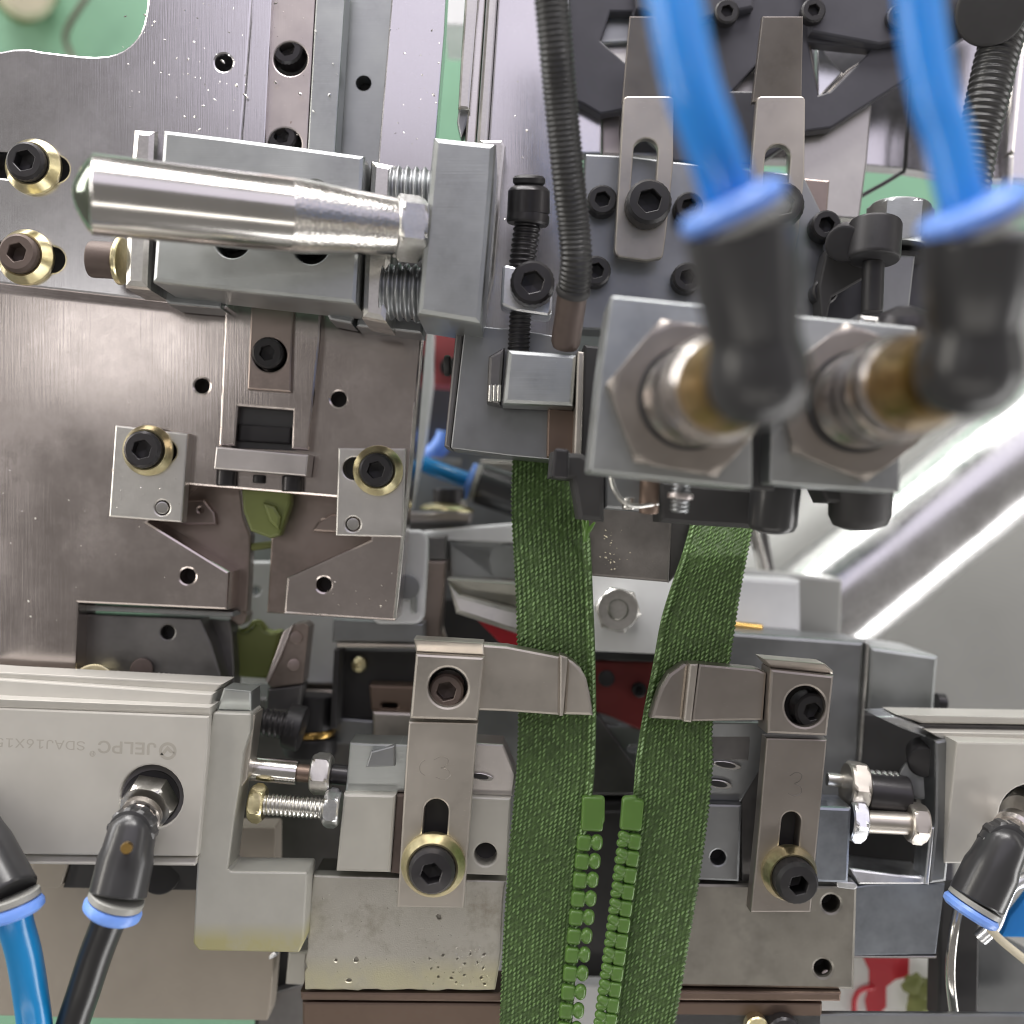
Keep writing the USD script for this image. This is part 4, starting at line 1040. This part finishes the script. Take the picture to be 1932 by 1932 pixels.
T = thing("l_bracket", "grey L-shaped bracket plate with a yellow stain along its foot", "bracket", (440, 1560, 6))
plate(T, "plate", "bracket_stained", [(402, 1344), (474, 1346), (472, 1380), (459, 1420), (452, 1480), (440, 1560), (430, 1640), (436, 1644), (580, 1646), (572, 1780), (564, 1798), (375, 1794), (364, 1780), (372, 1620), (390, 1420)], 6, 8, .5, r=.5)
plate(T, "top_bevel", "block_grey", [(425, 1297), (476, 1303), (472, 1345), (404, 1343)], 4.8, 7, .4, tilt=(0, -26))
plate(T, "side_edge", "clamp_nickel", [(475, 1348), (482, 1348), (466, 1470), (446, 1500), (455, 1440)], 4, 6, .3)

T = thing("piston_rod", "chrome piston rod with a pale hex nut left of the clamp block", "rod", (530, 1455, -2))
cyl(T, "rod", "chrome", (430, 1445, -2), (562, 1458, -2), 2.3, .2, 40)
cyl(T, "neck", "base_brown", (562, 1458, -2), (590, 1460, -2), 1.7, .1, 32)
hexnut(T, "hex_nut", "tab_steel", (588, 1458, -2), (626, 1461, -2), 4.0, rot=math.radians(-24))
cyl(T, "rod_end", "black_oxide", (626, 1461, -2), (660, 1463, -2), 1.9, .2, 28)
T = thing("adjusting_bolt", "zinc adjusting bolt with a lock nut below the piston rod", "bolt", (550, 1515, 1))
hexnut(T, "head", "yellow_zinc", (472, 1514, 1), (500, 1517, 1), 3.7, rot=math.radians(-14))
thread(T, "thread", "nut_zinc", (500, 1517, 1), (616, 1526, 1), 2.05, .8, .34)
hexnut(T, "lock_nut", "bright_alu", (612, 1523, 1), (642, 1526, 1), 3.75, rot=math.radians(-8))

# left clamp
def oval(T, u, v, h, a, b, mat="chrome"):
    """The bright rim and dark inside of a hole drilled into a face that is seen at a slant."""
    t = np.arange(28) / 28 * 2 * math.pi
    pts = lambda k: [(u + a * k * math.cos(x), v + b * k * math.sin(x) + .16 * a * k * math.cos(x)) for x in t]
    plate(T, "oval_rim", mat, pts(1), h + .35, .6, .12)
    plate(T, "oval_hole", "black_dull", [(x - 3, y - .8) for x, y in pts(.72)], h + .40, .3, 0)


T = thing("left_slide_block", "pale steel slide block under the left clamp arm", "block", (800, 1570, 2))
plate(T, "left_half", "bracket_plate", [(648, 1498), (747, 1500), (736, 1647), (634, 1644)], 2, 10, .5, tilt=(0, .5))
plate(T, "top_face", "block_grey", [(661, 1400), (700, 1402), (775, 1404), (764, 1498), (650, 1496)], 0.5, 8, .4, tilt=(0, -8))
plate(T, "notch_plate", "block_dark", [(700, 1418), (745, 1406), (745, 1446), (690, 1448)], 2.2, 2.2, .3)
plate(T, "groove", "rusty_oxide", [(748, 1500), (775, 1500), (760, 1650), (737, 1647)], 1, 8, .3)
plate(T, "right_half", "bracket_plate", [(884, 1502), (964, 1506), (958, 1653), (870, 1650)], 1.2, 9, .4, holes=[(916, 1612, 21)])
plate(T, "right_top", "steel_cross", [(884, 1400), (950, 1404), (974, 1462), (968, 1504), (880, 1500)], .2, 8, .4, tilt=(0, -6))
oval(T, 909, 1466, .25, 22, 7)
cyl(T, "hole_floor", "black_dull", (916, 1612, -6), (916, 1612, -3), 2.6, .1, 28)

T = thing("left_base_block", "pitted pale steel base block with a yellow lower edge under the left clamp", "block", (770, 1760, 0))
rg = random.Random(5)
pts = [(591, 1651), (640, 1653), (955, 1662), (950, 1700), (946, 1800), (934, 1868)]
u = 925.0
while u > 585:
    pts.append((u, 1869 + rg.uniform(-2.2, 1.0)))
    u -= rg.uniform(4, 30)
pts += [(575, 1868), (574, 1835), (579, 1826), (575, 1815), (580, 1790), (583, 1720)]
pits = [(634, 1812, 2.6), (672, 1811, 4.2), (658, 1850, 3.4), (828, 1730, 5)]
def pit_shape(px, py, pr):
    n, ph, el = 9, rg.uniform(0, 3), rg.uniform(1.0, 1.9)
    q = [rg.uniform(.65, 1.1) for _ in range(n)]
    out = []
    for i in range(n):
        a = 2 * math.pi * i / n
        x, y = pr * q[i] * math.cos(a) * el, pr * q[i] * math.sin(a)
        out.append((px + x * math.cos(ph) - y * math.sin(ph), py + x * math.sin(ph) + y * math.cos(ph)))
    return out


for k in range(60):
    a = rg.random()
    px, py = 800 + 128 * rg.random() ** .7, 1800 + 58 * rg.random()
    if px < 925 - (py - 1800) * .1 and all((px - q[0]) ** 2 + (py - q[1]) ** 2 > (q[2] * 2 + 8) ** 2 for q in pits):
        pits.append((px, py, rg.uniform(.9, 2.6)))
plate(T, "block", "worn_stained", pts, 0, 3, .35, holes=[pit_shape(*q) for q in pits], hb=.15)
plate(T, "block_core", "worn_right", [(590, 1655), (952, 1664), (932, 1866), (577, 1866)], -.45, 11, 0)
chips(T, [(800, 1760, 925, 1850), (600, 1680, 900, 1850), (860, 1790, 930, 1860)], 110, 0.0, mat="worn_stained", seed=33, smax=.4)
T = thing("left_base_rail", "brown steel rail under the pitted base block", "rail", (750, 1900, -3))
plate(T, "upper_lip", "base_brown", [(566, 1871), (960, 1874), (960, 1892), (568, 1888)], -2, 10, .5)
plate(T, "rail", "base_brown", [(570, 1890), (960, 1893), (960, 1990), (570, 1990)], -4, 10, .5)
T = thing("corner_bolt_stub", "pale square stub with a slanted pin behind the L-shaped bracket", "stub", (530, 1840, -18))
plate(T, "stub", "bracket_plate", [(544, 1795), (580, 1795), (578, 1860), (538, 1858)], -14, 6, .5)
plate(T, "dark_gap", "black_dull", [(480, 1780), (600, 1780), (600, 1960), (480, 1960)], -26, 3, .3)
plate(T, "slant_plate", "steel_dark", [(500, 1880), (570, 1858), (580, 1960), (480, 1960)], -22, 3, .3)
tube(T, "slanted_pin", "bright_alu", [(484, 1826, -18), (500, 1815, -17), (522, 1796, -16)], .55, 12)

T = thing("left_clamp", "beige nickel clamp arm whose finger holds the left tape", "clamp", (840, 1450, 8))
plate(T, "arm", "clamp_nickel", [(771, 1361), (902, 1364), (896, 1431), (875, 1714), (749, 1712), (766, 1431)], 7, 3.5, .35, holes=[(823, 1531, 818, 1600, 23)])
plate(T, "slot_backing", "black_dull", [(790, 1495), (860, 1495), (850, 1640), (780, 1640)], 3.2, .4, 0)
plate(T, "head", "clamp_nickel", [(784, 1233), (914, 1240), (908, 1300), (901, 1360), (773, 1356)], 9.5, 7, .5, holes=[(845, 1297, 37)])
plate(T, "head_top", "clamp_nickel", [(781, 1205), (912, 1213), (914, 1238), (784, 1231)], 8.0, 6, .3, tilt=(0, -25))
cyl(T, "recess_floor", "black_dull", (843, 1300, 2), (843, 1300, 3.2), 3.9, .1)
cap_screw(T, 845, 1296, 3.0, 3.15, 5.0, "rusty_oxide", .58, name="recessed_screw")
plate(T, "finger", "clamp_nickel", [(902, 1215), (957, 1219), (1057, 1238), (1056, 1350), (957, 1343), (898, 1341)], 6.5, 4, .5, tilt=(-1, 0))
plate(T, "finger_ridge", "clamp_nickel", [(1056, 1234), (1072, 1240), (1063, 1351), (1055, 1352)], 7.0, 4, .4)
plate(T, "finger_tip", "clamp_nickel", [(1069, 1240), (1082, 1247), (1095, 1260), (1106, 1280), (1113, 1308), (1119, 1350), (1063, 1350)], 5.8, 3.5, .6, tilt=(-9, 0))
cap_screw(T, 818, 1629, 7, 4.15, 4.8, "black_oxide", .46, (5.9, 3.2, "yellow_zinc"), dome=.8)
for part in ([(822, 1434), (838, 1427), (850, 1434), (845, 1445), (836, 1449), (850, 1453), (853, 1464), (840, 1471), (826, 1466)],
             [(806, 1434), (797, 1442), (797, 1456), (806, 1463)]):
    tube(T, "scratched_numeral", "clamp_dark", [(u - 4, v, 7.0) for u, v in part], .055, 6, .3)

# right clamp
T = thing("right_slide_block", "dark steel slide block under the right clamp arm", "block", (1480, 1560, -2))
plate(T, "left_half", "block_dark", [(1310, 1516), (1400, 1518), (1395, 1664), (1300, 1660)], -3, 8, .5, holes=[(1355, 1618, 14)], hb=.4, floors=4)
plate(T, "top_face", "block_dark", [(1320, 1360), (1450, 1362), (1450, 1425), (1400, 1516), (1310, 1514)], -4.5, 8, .4, tilt=(0, -6))
plate(T, "inner_wall", "steel_dark", [(1396, 1392), (1450, 1392), (1440, 1720), (1400, 1690)], -6, 6, .3)
plate(T, "right_half", "blue_steel", [(1540, 1521), (1608, 1525), (1602, 1668), (1530, 1664)], 1, 9, .6, tilt=(4, 0))
oval(T, 1372, 1444, -4.3, 27, 7)
oval(T, 1358, 1480, -4.3, 24, 8)
plate(T, "upper_dark_step", "steel_dark", [(1326, 1362), (1420, 1362), (1412, 1436), (1318, 1432)], -4.0, 1, .3)
T = thing("right_base_block", "worn brownish base block with two side holes under the right clamp", "block", (1450, 1770, -4))
plate(T, "block", "worn_right", [(1270, 1666), (1400, 1668), (1618, 1672), (1612, 1868), (1270, 1862)], -4, 10, .6, holes=[(1568, 1705, 16), (1553, 1827, 16)], floors=5)
cyl(T, "hole_stud", "rail_brown", (1562, 1843, -9), (1560, 1840, -5), 1.1, .3, 18)
plate(T, "base_lip", "base_brown", [(1230, 1870), (1588, 1873), (1586, 1890), (1230, 1888)], -3, 12, .4)
plate(T, "base_rail", "base_brown", [(1220, 1890), (1552, 1893), (1550, 1960), (1220, 1960)], -5, 12, .4)
T = thing("bottom_bar", "grey green bar with brass screws along the lower right edge", "bar", (1560, 1922, -5))
plate(T, "bar", "block_dark", [(1190, 1909), (1480, 1912), (2010, 1915), (2010, 2000), (1190, 2000)], -5, 1.2, .4)
cap_screw(T, 1424, 1930, -5, 2.2, 2.4, "yellow_zinc", .4, name="brass_screw")
cap_screw(T, 1474, 1940, -5, 3.2, 2.6, "black_oxide", .5)
T = thing("blue_side_plate", "smooth blue grey steel plate right of the right base block", "plate", (1690, 1735, -8))
plate(T, "plate", "blue_steel", [(1608, 1672), (1640, 1668), (1786, 1668), (1768, 1803), (1606, 1802)], -8, 5, .3, tilt=(3, 0))
plate(T, "bottom_edge", "chrome", [(1607, 1803), (1768, 1804), (1767, 1809), (1607, 1808)], -8.2, 4, .2)
plate(T, "bright_corner", "bright_alu", [(1578, 1663), (1612, 1665), (1620, 1673), (1612, 1679), (1580, 1675)], -2, 3, .6, r=.3)

T = thing("right_clamp", "dull nickel clamp arm whose finger holds the right tape", "clamp", (1510, 1450, 7))
plate(T, "arm", "clamp_dark", [(1446, 1392), (1561, 1395), (1553, 1480), (1530, 1722), (1416, 1722), (1432, 1560)], 5, 3.5, .35, holes=[(1493, 1550, 1487, 1610, 18)])
plate(T, "slot_backing", "black_dull", [(1465, 1520), (1520, 1520), (1512, 1650), (1458, 1650)], 1.2, .4, 0)
plate(T, "head", "clamp_dark", [(1454, 1262), (1574, 1275), (1568, 1330), (1561, 1389), (1447, 1384)], 7.5, 7, .5, holes=[(1519, 1333, 38)])
plate(T, "head_top", "clamp_nickel", [(1437, 1241), (1556, 1252), (1574, 1267), (1574, 1273), (1454, 1260)], 6.2, 6, .3, tilt=(0, -25))
cyl(T, "recess_floor", "black_dull", (1519, 1333, 0), (1519, 1333, 1.6), 3.9, .1)
cap_screw(T, 1521, 1334, 1.5, 3.3, 4.6, "black_oxide_dull", .5, name="recessed_screw")
plate(T, "finger", "clamp_dark", [(1318, 1252), (1430, 1262), (1447, 1270), (1440, 1360), (1304, 1362)], 5.0, 4, .5)
plate(T, "finger_ridge", "clamp_nickel", [(1301, 1252), (1318, 1252), (1305, 1364), (1289, 1362)], 5.5, 4, .4)
plate(T, "finger_tip", "clamp_dark", [(1291, 1251), (1301, 1253), (1289, 1361), (1226, 1355), (1236, 1322), (1246, 1296), (1262, 1271)], 4.4, 3.5, .7, tilt=(9, 0))
cap_screw(T, 1487, 1644, 5, 3.8, 6.6, "black_oxide_dull", .46, (5.1, 3.6, "yellow_zinc"), dome=.8)

for part in ([(1490, 1464), (1503, 1457), (1513, 1463), (1508, 1474), (1499, 1479), (1510, 1484), (1512, 1495), (1500, 1502), (1487, 1497)],):
    tube(T, "scratched_numeral", "steel_dark", [(u, v, 5.0) for u, v in part], .045, 6, .3)

# right air cylinder and its frame
T = thing("right_air_cylinder", "beige air cylinder running out of the right edge", "air cylinder", (1830, 1450, -6))
plate(T, "body", "anodised", [(1790, 1392), (2010, 1400), (2010, 1640), (1784, 1632)], -4, 16, .4, tilt=(4, -10), holes=[(1938, 1532, 54)])
plate(T, "top_rib", "anodised", [(1690, 1348), (2010, 1354), (2010, 1369), (1740, 1365)], -8, 8, .4, tilt=(0, -8))
plate(T, "groove", "steel_dark", [(1726, 1365), (2010, 1370), (2010, 1384), (1758, 1380)], -10, 8, .2)
plate(T, "front_rib", "anodised", [(1752, 1380), (2010, 1385), (2010, 1400), (1775, 1394)], -6, 8, .4, tilt=(0, -14))
cyl(T, "port_floor", "black_dull", (1938, 1532, -10), (1938, 1532, -7), 6, .2, 36)
T = thing("cylinder_frame", "grey steel frame bracket round the dark opening beside the right air cylinder", "bracket", (1740, 1520, -6))
plate(T, "slanted_flange", "bright_alu", [(1649, 1349), (1690, 1349), (1765, 1380), (1792, 1396), (1764, 1400), (1700, 1374)], -9, 8, .5, tilt=(12, 0))
plate(T, "front", "block_dark", [(1763, 1398), (1790, 1394), (1807, 1432), (1798, 1560), (1786, 1664), (1752, 1668), (1763, 1560), (1765, 1440)], -5, 7, .6, tilt=(4, 0))
plate(T, "inner_edge", "bright_alu", [(1756, 1560), (1764, 1562), (1753, 1670), (1744, 1668)], -4.6, 6, .3)
plate(T, "bottom_flange", "bright_alu", [(1604, 1640), (1690, 1650), (1752, 1655), (1752, 1668), (1620, 1668)], -6, 9, .4, tilt=(0, 16))
plate(T, "opening", "black_dull", [(1560, 1340), (1780, 1360), (1780, 1680), (1560, 1680)], -24, 3, .3)
cyl(T, "black_stud", "black_oxide_dull", (1740, 1416, -14), (1744, 1440, -8), 3.2, .6, 28)
cyl(T, "grey_boss", "block_dark", (1735, 1470, -18), (1735, 1470, -11), 4.0, .8, 32)
T = thing("right_piston_rod", "dark piston rod with a pale hexagon nut in the right opening", "rod", (1660, 1490, -8))
hexnut(T, "hex_nut", "clamp_nickel", (1595, 1482, -6), (1632, 1486, -6), 5.2, rot=math.radians(-34))
cyl(T, "rod", "black_oxide", (1632, 1495, -8), (1712, 1502, -8), 3.9, .6, 36)
cyl(T, "sleeve", "nut_zinc", (1560, 1470, -9), (1600, 1474, -9), 1.3, .2, 24)
thread(T, "thread", "nut_zinc", (1636, 1480, -9), (1690, 1484, -9), 3.0, 1.2, .4)
T = thing("right_adjusting_bolt", "zinc adjusting bolt with a bright lock nut below the right piston rod", "bolt", (1670, 1550, -4))
hexnut(T, "lock_nut", "bright_alu", (1600, 1546, -3), (1630, 1549, -3), 4.4, rot=math.radians(-30))
cyl(T, "shank", "clamp_nickel", (1630, 1550, -4), (1716, 1554, -4), 2.15, .2, 32)
hexnut(T, "head", "clamp_nickel", (1712, 1552, -4), (1746, 1555, -4), 4.0, rot=math.radians(-20))

T = thing("right_fitting", "black push-in elbow with a blue collar at the right edge", "fitting", (1900, 1560, 4))
push_fit(T, (1938, 1532, -8), (1842, 1700, 6), (1826, 1727, 6), 4.9, True, 5.2, top=(1893, 1592, 5))
T = thing("pale_hose", "pale curved plastic strip beside the right elbow fitting", "strip", (1900, 1700, -8))
tube(T, "strip", "bright_alu", [(1960, 1650, -10), (1910, 1668, -8), (1892, 1700, -8), (1874, 1745, -8), (1850, 1770, -9)], 1.5, 16)
tube(T, "end_strip", "cream", [(1868, 1752, -6), (1890, 1775, -6), (1935, 1812, -6), (1970, 1840, -6)], .8, 12)
T = thing("blue_sheet", "bright blue plastic sheet at the right edge below the elbow", "sheet", (1920, 1740, -16))
plate(T, "sheet", "tube_blue", [(1890, 1768), (1906, 1730), (1945, 1680), (2000, 1660), (2000, 1770)], -16, 2, .2)
T = thing("dark_column", "dark column with a curved chrome strip right of the blue grey plate", "column", (1800, 1820, -12))
plate(T, "column", "black_dull", [(1776, 1680), (1850, 1680), (1846, 1930), (1770, 1930)], -16, 6, .5)
plate(T, "right_panel", "block_dark", [(1836, 1760), (1880, 1762), (2000, 1830), (2000, 1935), (1830, 1935)], -18, 4, .4)
tube(T, "chrome_strip", "chrome", [(1808, 1715, -10), (1800, 1755, -9), (1794, 1810, -9), (1794, 1860, -9), (1802, 1925, -10)], .95, 18)
T = thing("white_card", "white card with a red printed shape behind the lower right gap", "card", (1680, 1860, -40))
plate(T, "card", "white_card", [(1540, 1780), (1732, 1780), (1800, 1880), (1800, 1950), (1540, 1950)], -42, .6, 0)
plate(T, "red_shape", "red_plastic", [(1620, 1790), (1716, 1790), (1714, 1842), (1690, 1848), (1672, 1862), (1672, 1900), (1662, 1910), (1636, 1910), (1632, 1888), (1640, 1862), (1640, 1830)], -41.7, .25, 0)
tube(T, "red_hook", "red_plastic", [(1650, 1862, -41.5), (1625, 1868, -41.5), (1613, 1885, -41.5), (1612, 1915, -41.5)], .55, 12)
T = thing("mossy_scraps", "green scraps lying beside the white card", "scraps", (1745, 1880, -38))
for k, (uu, vv, rr) in enumerate(((1725, 1858, 2.6), (1745, 1872, 3.0), (1738, 1898, 3.4), (1765, 1902, 2.6))):
    rg = random.Random(k)
    c0 = P(uu, vv, -39)
    t = np.arange(14) / 14 * 2 * math.pi
    R = []
    for ph in np.linspace(.1, math.pi - .1, 7):
        q = np.array([rg.uniform(.75, 1.2) for _ in t]) * rr * math.sin(ph)
        R.append(np.stack([c0[0] + q * np.cos(t), np.full(14, c0[1] - rr * .5 * -math.cos(ph)), c0[2] + q * np.sin(t)], 1))
    obj(T, "scrap", loft(R[::-1]), "moss", 60)


# ================================================================== the zipper tapes
def edge(tab):
    tab = np.array(tab, float)
    from_v = tab[:, 1]

    def f(v):
        # smooth interpolation of u over v (Catmull-Rom on uneven knots via np.gradient slopes)
        m = np.gradient(tab[:, 0], from_v)
        i = np.clip(np.searchsorted(from_v, v) - 1, 0, len(tab) - 2)
        d = from_v[i + 1] - from_v[i]
        t = (v - from_v[i]) / d
        return ((2 * t ** 3 - 3 * t ** 2 + 1) * tab[i, 0] + (t ** 3 - 2 * t ** 2 + t) * d * m[i] + (-2 * t ** 3 + 3 * t ** 2) * tab[i + 1, 0] + (t ** 3 - t ** 2) * d * m[i + 1])
    return f


def tape(T, eL, eR, v0, v1, hfun, teeth_right, step=1.25):
    """Woven tape as a real relief: leaning stitches, a scalloped selvedge and a raised cord at the tooth side."""
    vs = np.arange(v0, v1, step)
    W = 14.0
    b = np.arange(0, W + 1e-6, 0.125) / W
    L, R = eL(vs), eR(vs)
    A, B = np.meshgrid(vs * 0.0966, b * W, indexing="ij")
    scl = 0.14 * np.sin(2 * math.pi * A / .84)
    frac = np.broadcast_to(b, A.shape).copy()
    U = L[:, None] + (R - L)[:, None] * frac
    selv = 1 - b if teeth_right else b  # distance from the free edge: 0 at the free edge
    selv = 1 - selv
    k = np.clip(1 - selv * W / .7, 0, 1)[None, :]
    U += (scl * k) * (-1 if teeth_right else 1) / .0966
    p = B / .80
    q = A / .86 + (p * .5 if teeth_right else p * .5)
    fp, fq = p - np.round(p), q - np.round(q)
    x, y = fp * .80, (fq) * .86
    th = math.radians(24)
    xr, yr = x * math.cos(th) + -y * math.sin(th) * -1, -x * math.sin(th) + y * math.cos(th)
    bump = np.sqrt(np.clip(1 - (xr / .34) ** 2 - (yr / .47) ** 2, 0, 1)) * .26
    bump *= np.clip(.25 + 1.5 * meshkit.noise(np.stack([p * 1.0 + 50, q * 1.0, A * 0], -1), 5), .3, 1.25)
    bump += (meshkit.noise(np.stack([A * 3, B * 3, A * 0], -1), 3) - .5) * .07
    dc = (1 - b if teeth_right else b) * W  # distance from the tooth edge
    cord = np.sqrt(np.clip(1 - ((dc - .65) / .65) ** 2, 0, 1))[None, :]
    H = hfun(vs, b)
    H = H + bump * (1 - .3 * cord) + cord * (.55 + .13 * np.sin(2 * math.pi * (A / .9 + dc[None, :] * .5)))
    H += (meshkit.noise(np.stack([A * .12, B * .15, A * 0 + 4], -1), 9) - .5) * .5
    s = (D0 - H) * K
    X, Y, Z = (U - 966) * s, -H, (966 - np.broadcast_to(vs[:, None], U.shape)) * s
    V = np.stack([X, Y, Z], -1).reshape(-1, 3)
    n, m = U.shape
    i = (np.arange(n - 1)[:, None] * m + np.arange(m - 1)).ravel()
    F = np.vstack([np.stack([i, i + m, i + 1], 1), np.stack([i + 1, i + m, i + m + 1], 1)])
    Vb = V + np.array([0, .45, 0])
    N = len(V)
    ring = np.concatenate([np.arange(m), np.arange(1, n) * m + m - 1, (n - 1) * m + np.arange(m - 2, -1, -1), np.arange(n - 2, 0, -1) * m])
    r2 = np.roll(ring, -1)
    side = np.vstack([np.stack([ring, r2, ring + N], 1), np.stack([r2, r2 + N, ring + N], 1)])
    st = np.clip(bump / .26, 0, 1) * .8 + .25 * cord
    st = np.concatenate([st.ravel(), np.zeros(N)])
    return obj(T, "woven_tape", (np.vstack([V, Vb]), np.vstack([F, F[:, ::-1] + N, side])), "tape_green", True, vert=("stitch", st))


def blob(parts, refine=0.16, it=14):
    import manifold3d as m3
    import trimesh
    tot = None
    for sph in parts:
        hull = m3.Manifold.batch_hull([m3.Manifold.sphere(r, 16).translate(list(c)) for c, r in sph])
        tot = hull if tot is None else tot + hull
    me = tot.refine_to_length(refine).to_mesh()
    tm = trimesh.Trimesh(me.vert_properties[:, :3], me.tri_verts, process=True)
    trimesh.smoothing.filter_taubin(tm, iterations=it)
    return np.array(tm.vertices), np.array(tm.faces)


def box_sph(x0, x1, z0, z1, y0, y1, r):
    return [((x, y, z), r) for x in (x0 + r, x1 - r) for y in (y0 + r, y1 - r) for z in (z0 + r, z1 - r)]


# tooth on the left tape: a block on the tape edge with a round head pointing right; the other side has two lobes
tooth_left = blob([box_sph(-2.1, .65, -1.55, 1.5, -1.25, 1.0, .65), [((.2, -.1, .1), 1.0), ((1.5, -.2, .25), 1.05)], [((1.7, -.35, .68), 1.18), ((1.75, -.35, -.2), 1.12)]], .26, 16)
tooth_right = blob([box_sph(-.35, 2.2, -1.6, 1.5, -1.25, 1.0, .65), [((.2, -.2, .1), 1.05), ((-1.0, -.2, .15), .95)], [((-1.0, -.35, .6), 1.12), ((-1.6, -.4, .9), 1.0)], [((-1.1, -.3, -.55), 1.0), ((-1.75, -.35, -.7), .88)]], .26, 16)
stop_left = blob([box_sph(-1.9, 2.2, -3.3, 3.2, -1.15, 1.0, .55), [((1.6, -.3, 2.6), .8), ((1.6, -.3, -1.2), .9)]], .4)
stop_right = blob([box_sph(-2.1, 2.0, -3.0, 2.9, -1.15, 1.0, .55), [((-1.3, -.3, 2.5), .9), ((0, -.3, 2.8), .8)]], .4)


def put(T, name, mesh, u, v, h, rot, k=1.0):
    V, F = mesh
    c, s = math.cos(math.radians(rot)), math.sin(math.radians(rot))
    Q = np.stack([V[:, 0] * c - V[:, 2] * s, V[:, 1], V[:, 0] * s + V[:, 2] * c], 1) * k + P(u, v, h)
    obj(T, name, (Q, F), "tooth_green", 50)


def hL(vs, b):
    base = np.interp(vs, [840, 930, 1040, 1200, 1350, 1500, 1960], [-11, -7, -.6, 1.4, 1.2, 1.8, 3.0])
    return base[:, None] + np.zeros_like(b)[None, :]


def hR(vs, b):
    base = np.interp(vs, [840, 930, 1050, 1250, 1360, 1500, 1960], [-10, -6, -1.2, .2, .2, .6, 2.4])
    tw = np.interp(vs, [900, 1150, 1400], [2.4, 1.4, 0])
    return base[:, None] + tw[:, None] * (b - .3)[None, :]


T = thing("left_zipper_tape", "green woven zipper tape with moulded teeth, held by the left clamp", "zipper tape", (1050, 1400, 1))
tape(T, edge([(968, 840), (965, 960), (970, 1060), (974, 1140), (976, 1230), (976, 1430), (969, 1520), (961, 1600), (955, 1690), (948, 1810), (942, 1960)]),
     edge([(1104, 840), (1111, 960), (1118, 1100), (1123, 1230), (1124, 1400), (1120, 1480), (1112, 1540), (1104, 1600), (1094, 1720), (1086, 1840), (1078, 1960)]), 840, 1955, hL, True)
put(T, "top_stop", stop_left, 1116, 1533, 2.2, -2)
for k in range(11):
    v = 1589 + 35.2 * k
    put(T, "tooth", tooth_left, 1108.5 - 3.75 * k, v, 2.2 + .1 * k, -5.5, .97 - .004 * k)
put(T, "frayed_end", blob([[((0, 0, 0), .5), ((.3, 0, 2.6), .3)], [((.4, 0, 0), .5), ((1.5, 0, 1.5), .25)], [((-.3, 0, .6), .4), ((-.6, 0, 2.4), .22)], [((0, 0, -.3), .55), ((-.1, 0, -1.6), .5)]], .35), 1106, 1002, 1.5, 0)

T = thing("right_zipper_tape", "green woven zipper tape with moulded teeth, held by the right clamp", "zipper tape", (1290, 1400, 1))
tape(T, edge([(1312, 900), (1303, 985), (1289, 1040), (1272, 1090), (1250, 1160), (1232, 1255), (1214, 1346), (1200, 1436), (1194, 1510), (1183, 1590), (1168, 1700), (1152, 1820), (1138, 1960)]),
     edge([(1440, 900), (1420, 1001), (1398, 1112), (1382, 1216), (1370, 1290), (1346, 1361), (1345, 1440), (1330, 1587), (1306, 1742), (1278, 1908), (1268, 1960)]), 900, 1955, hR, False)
put(T, "top_stop", stop_right, 1192, 1535, 1.6, -5)
for k in range(12):
    v = 1585 + 32.0 * k - .12 * k * k
    put(T, "tooth", tooth_right, 1188 - 4.05 * k, v, 1.8 + .12 * k, -8, .93 - .004 * k)
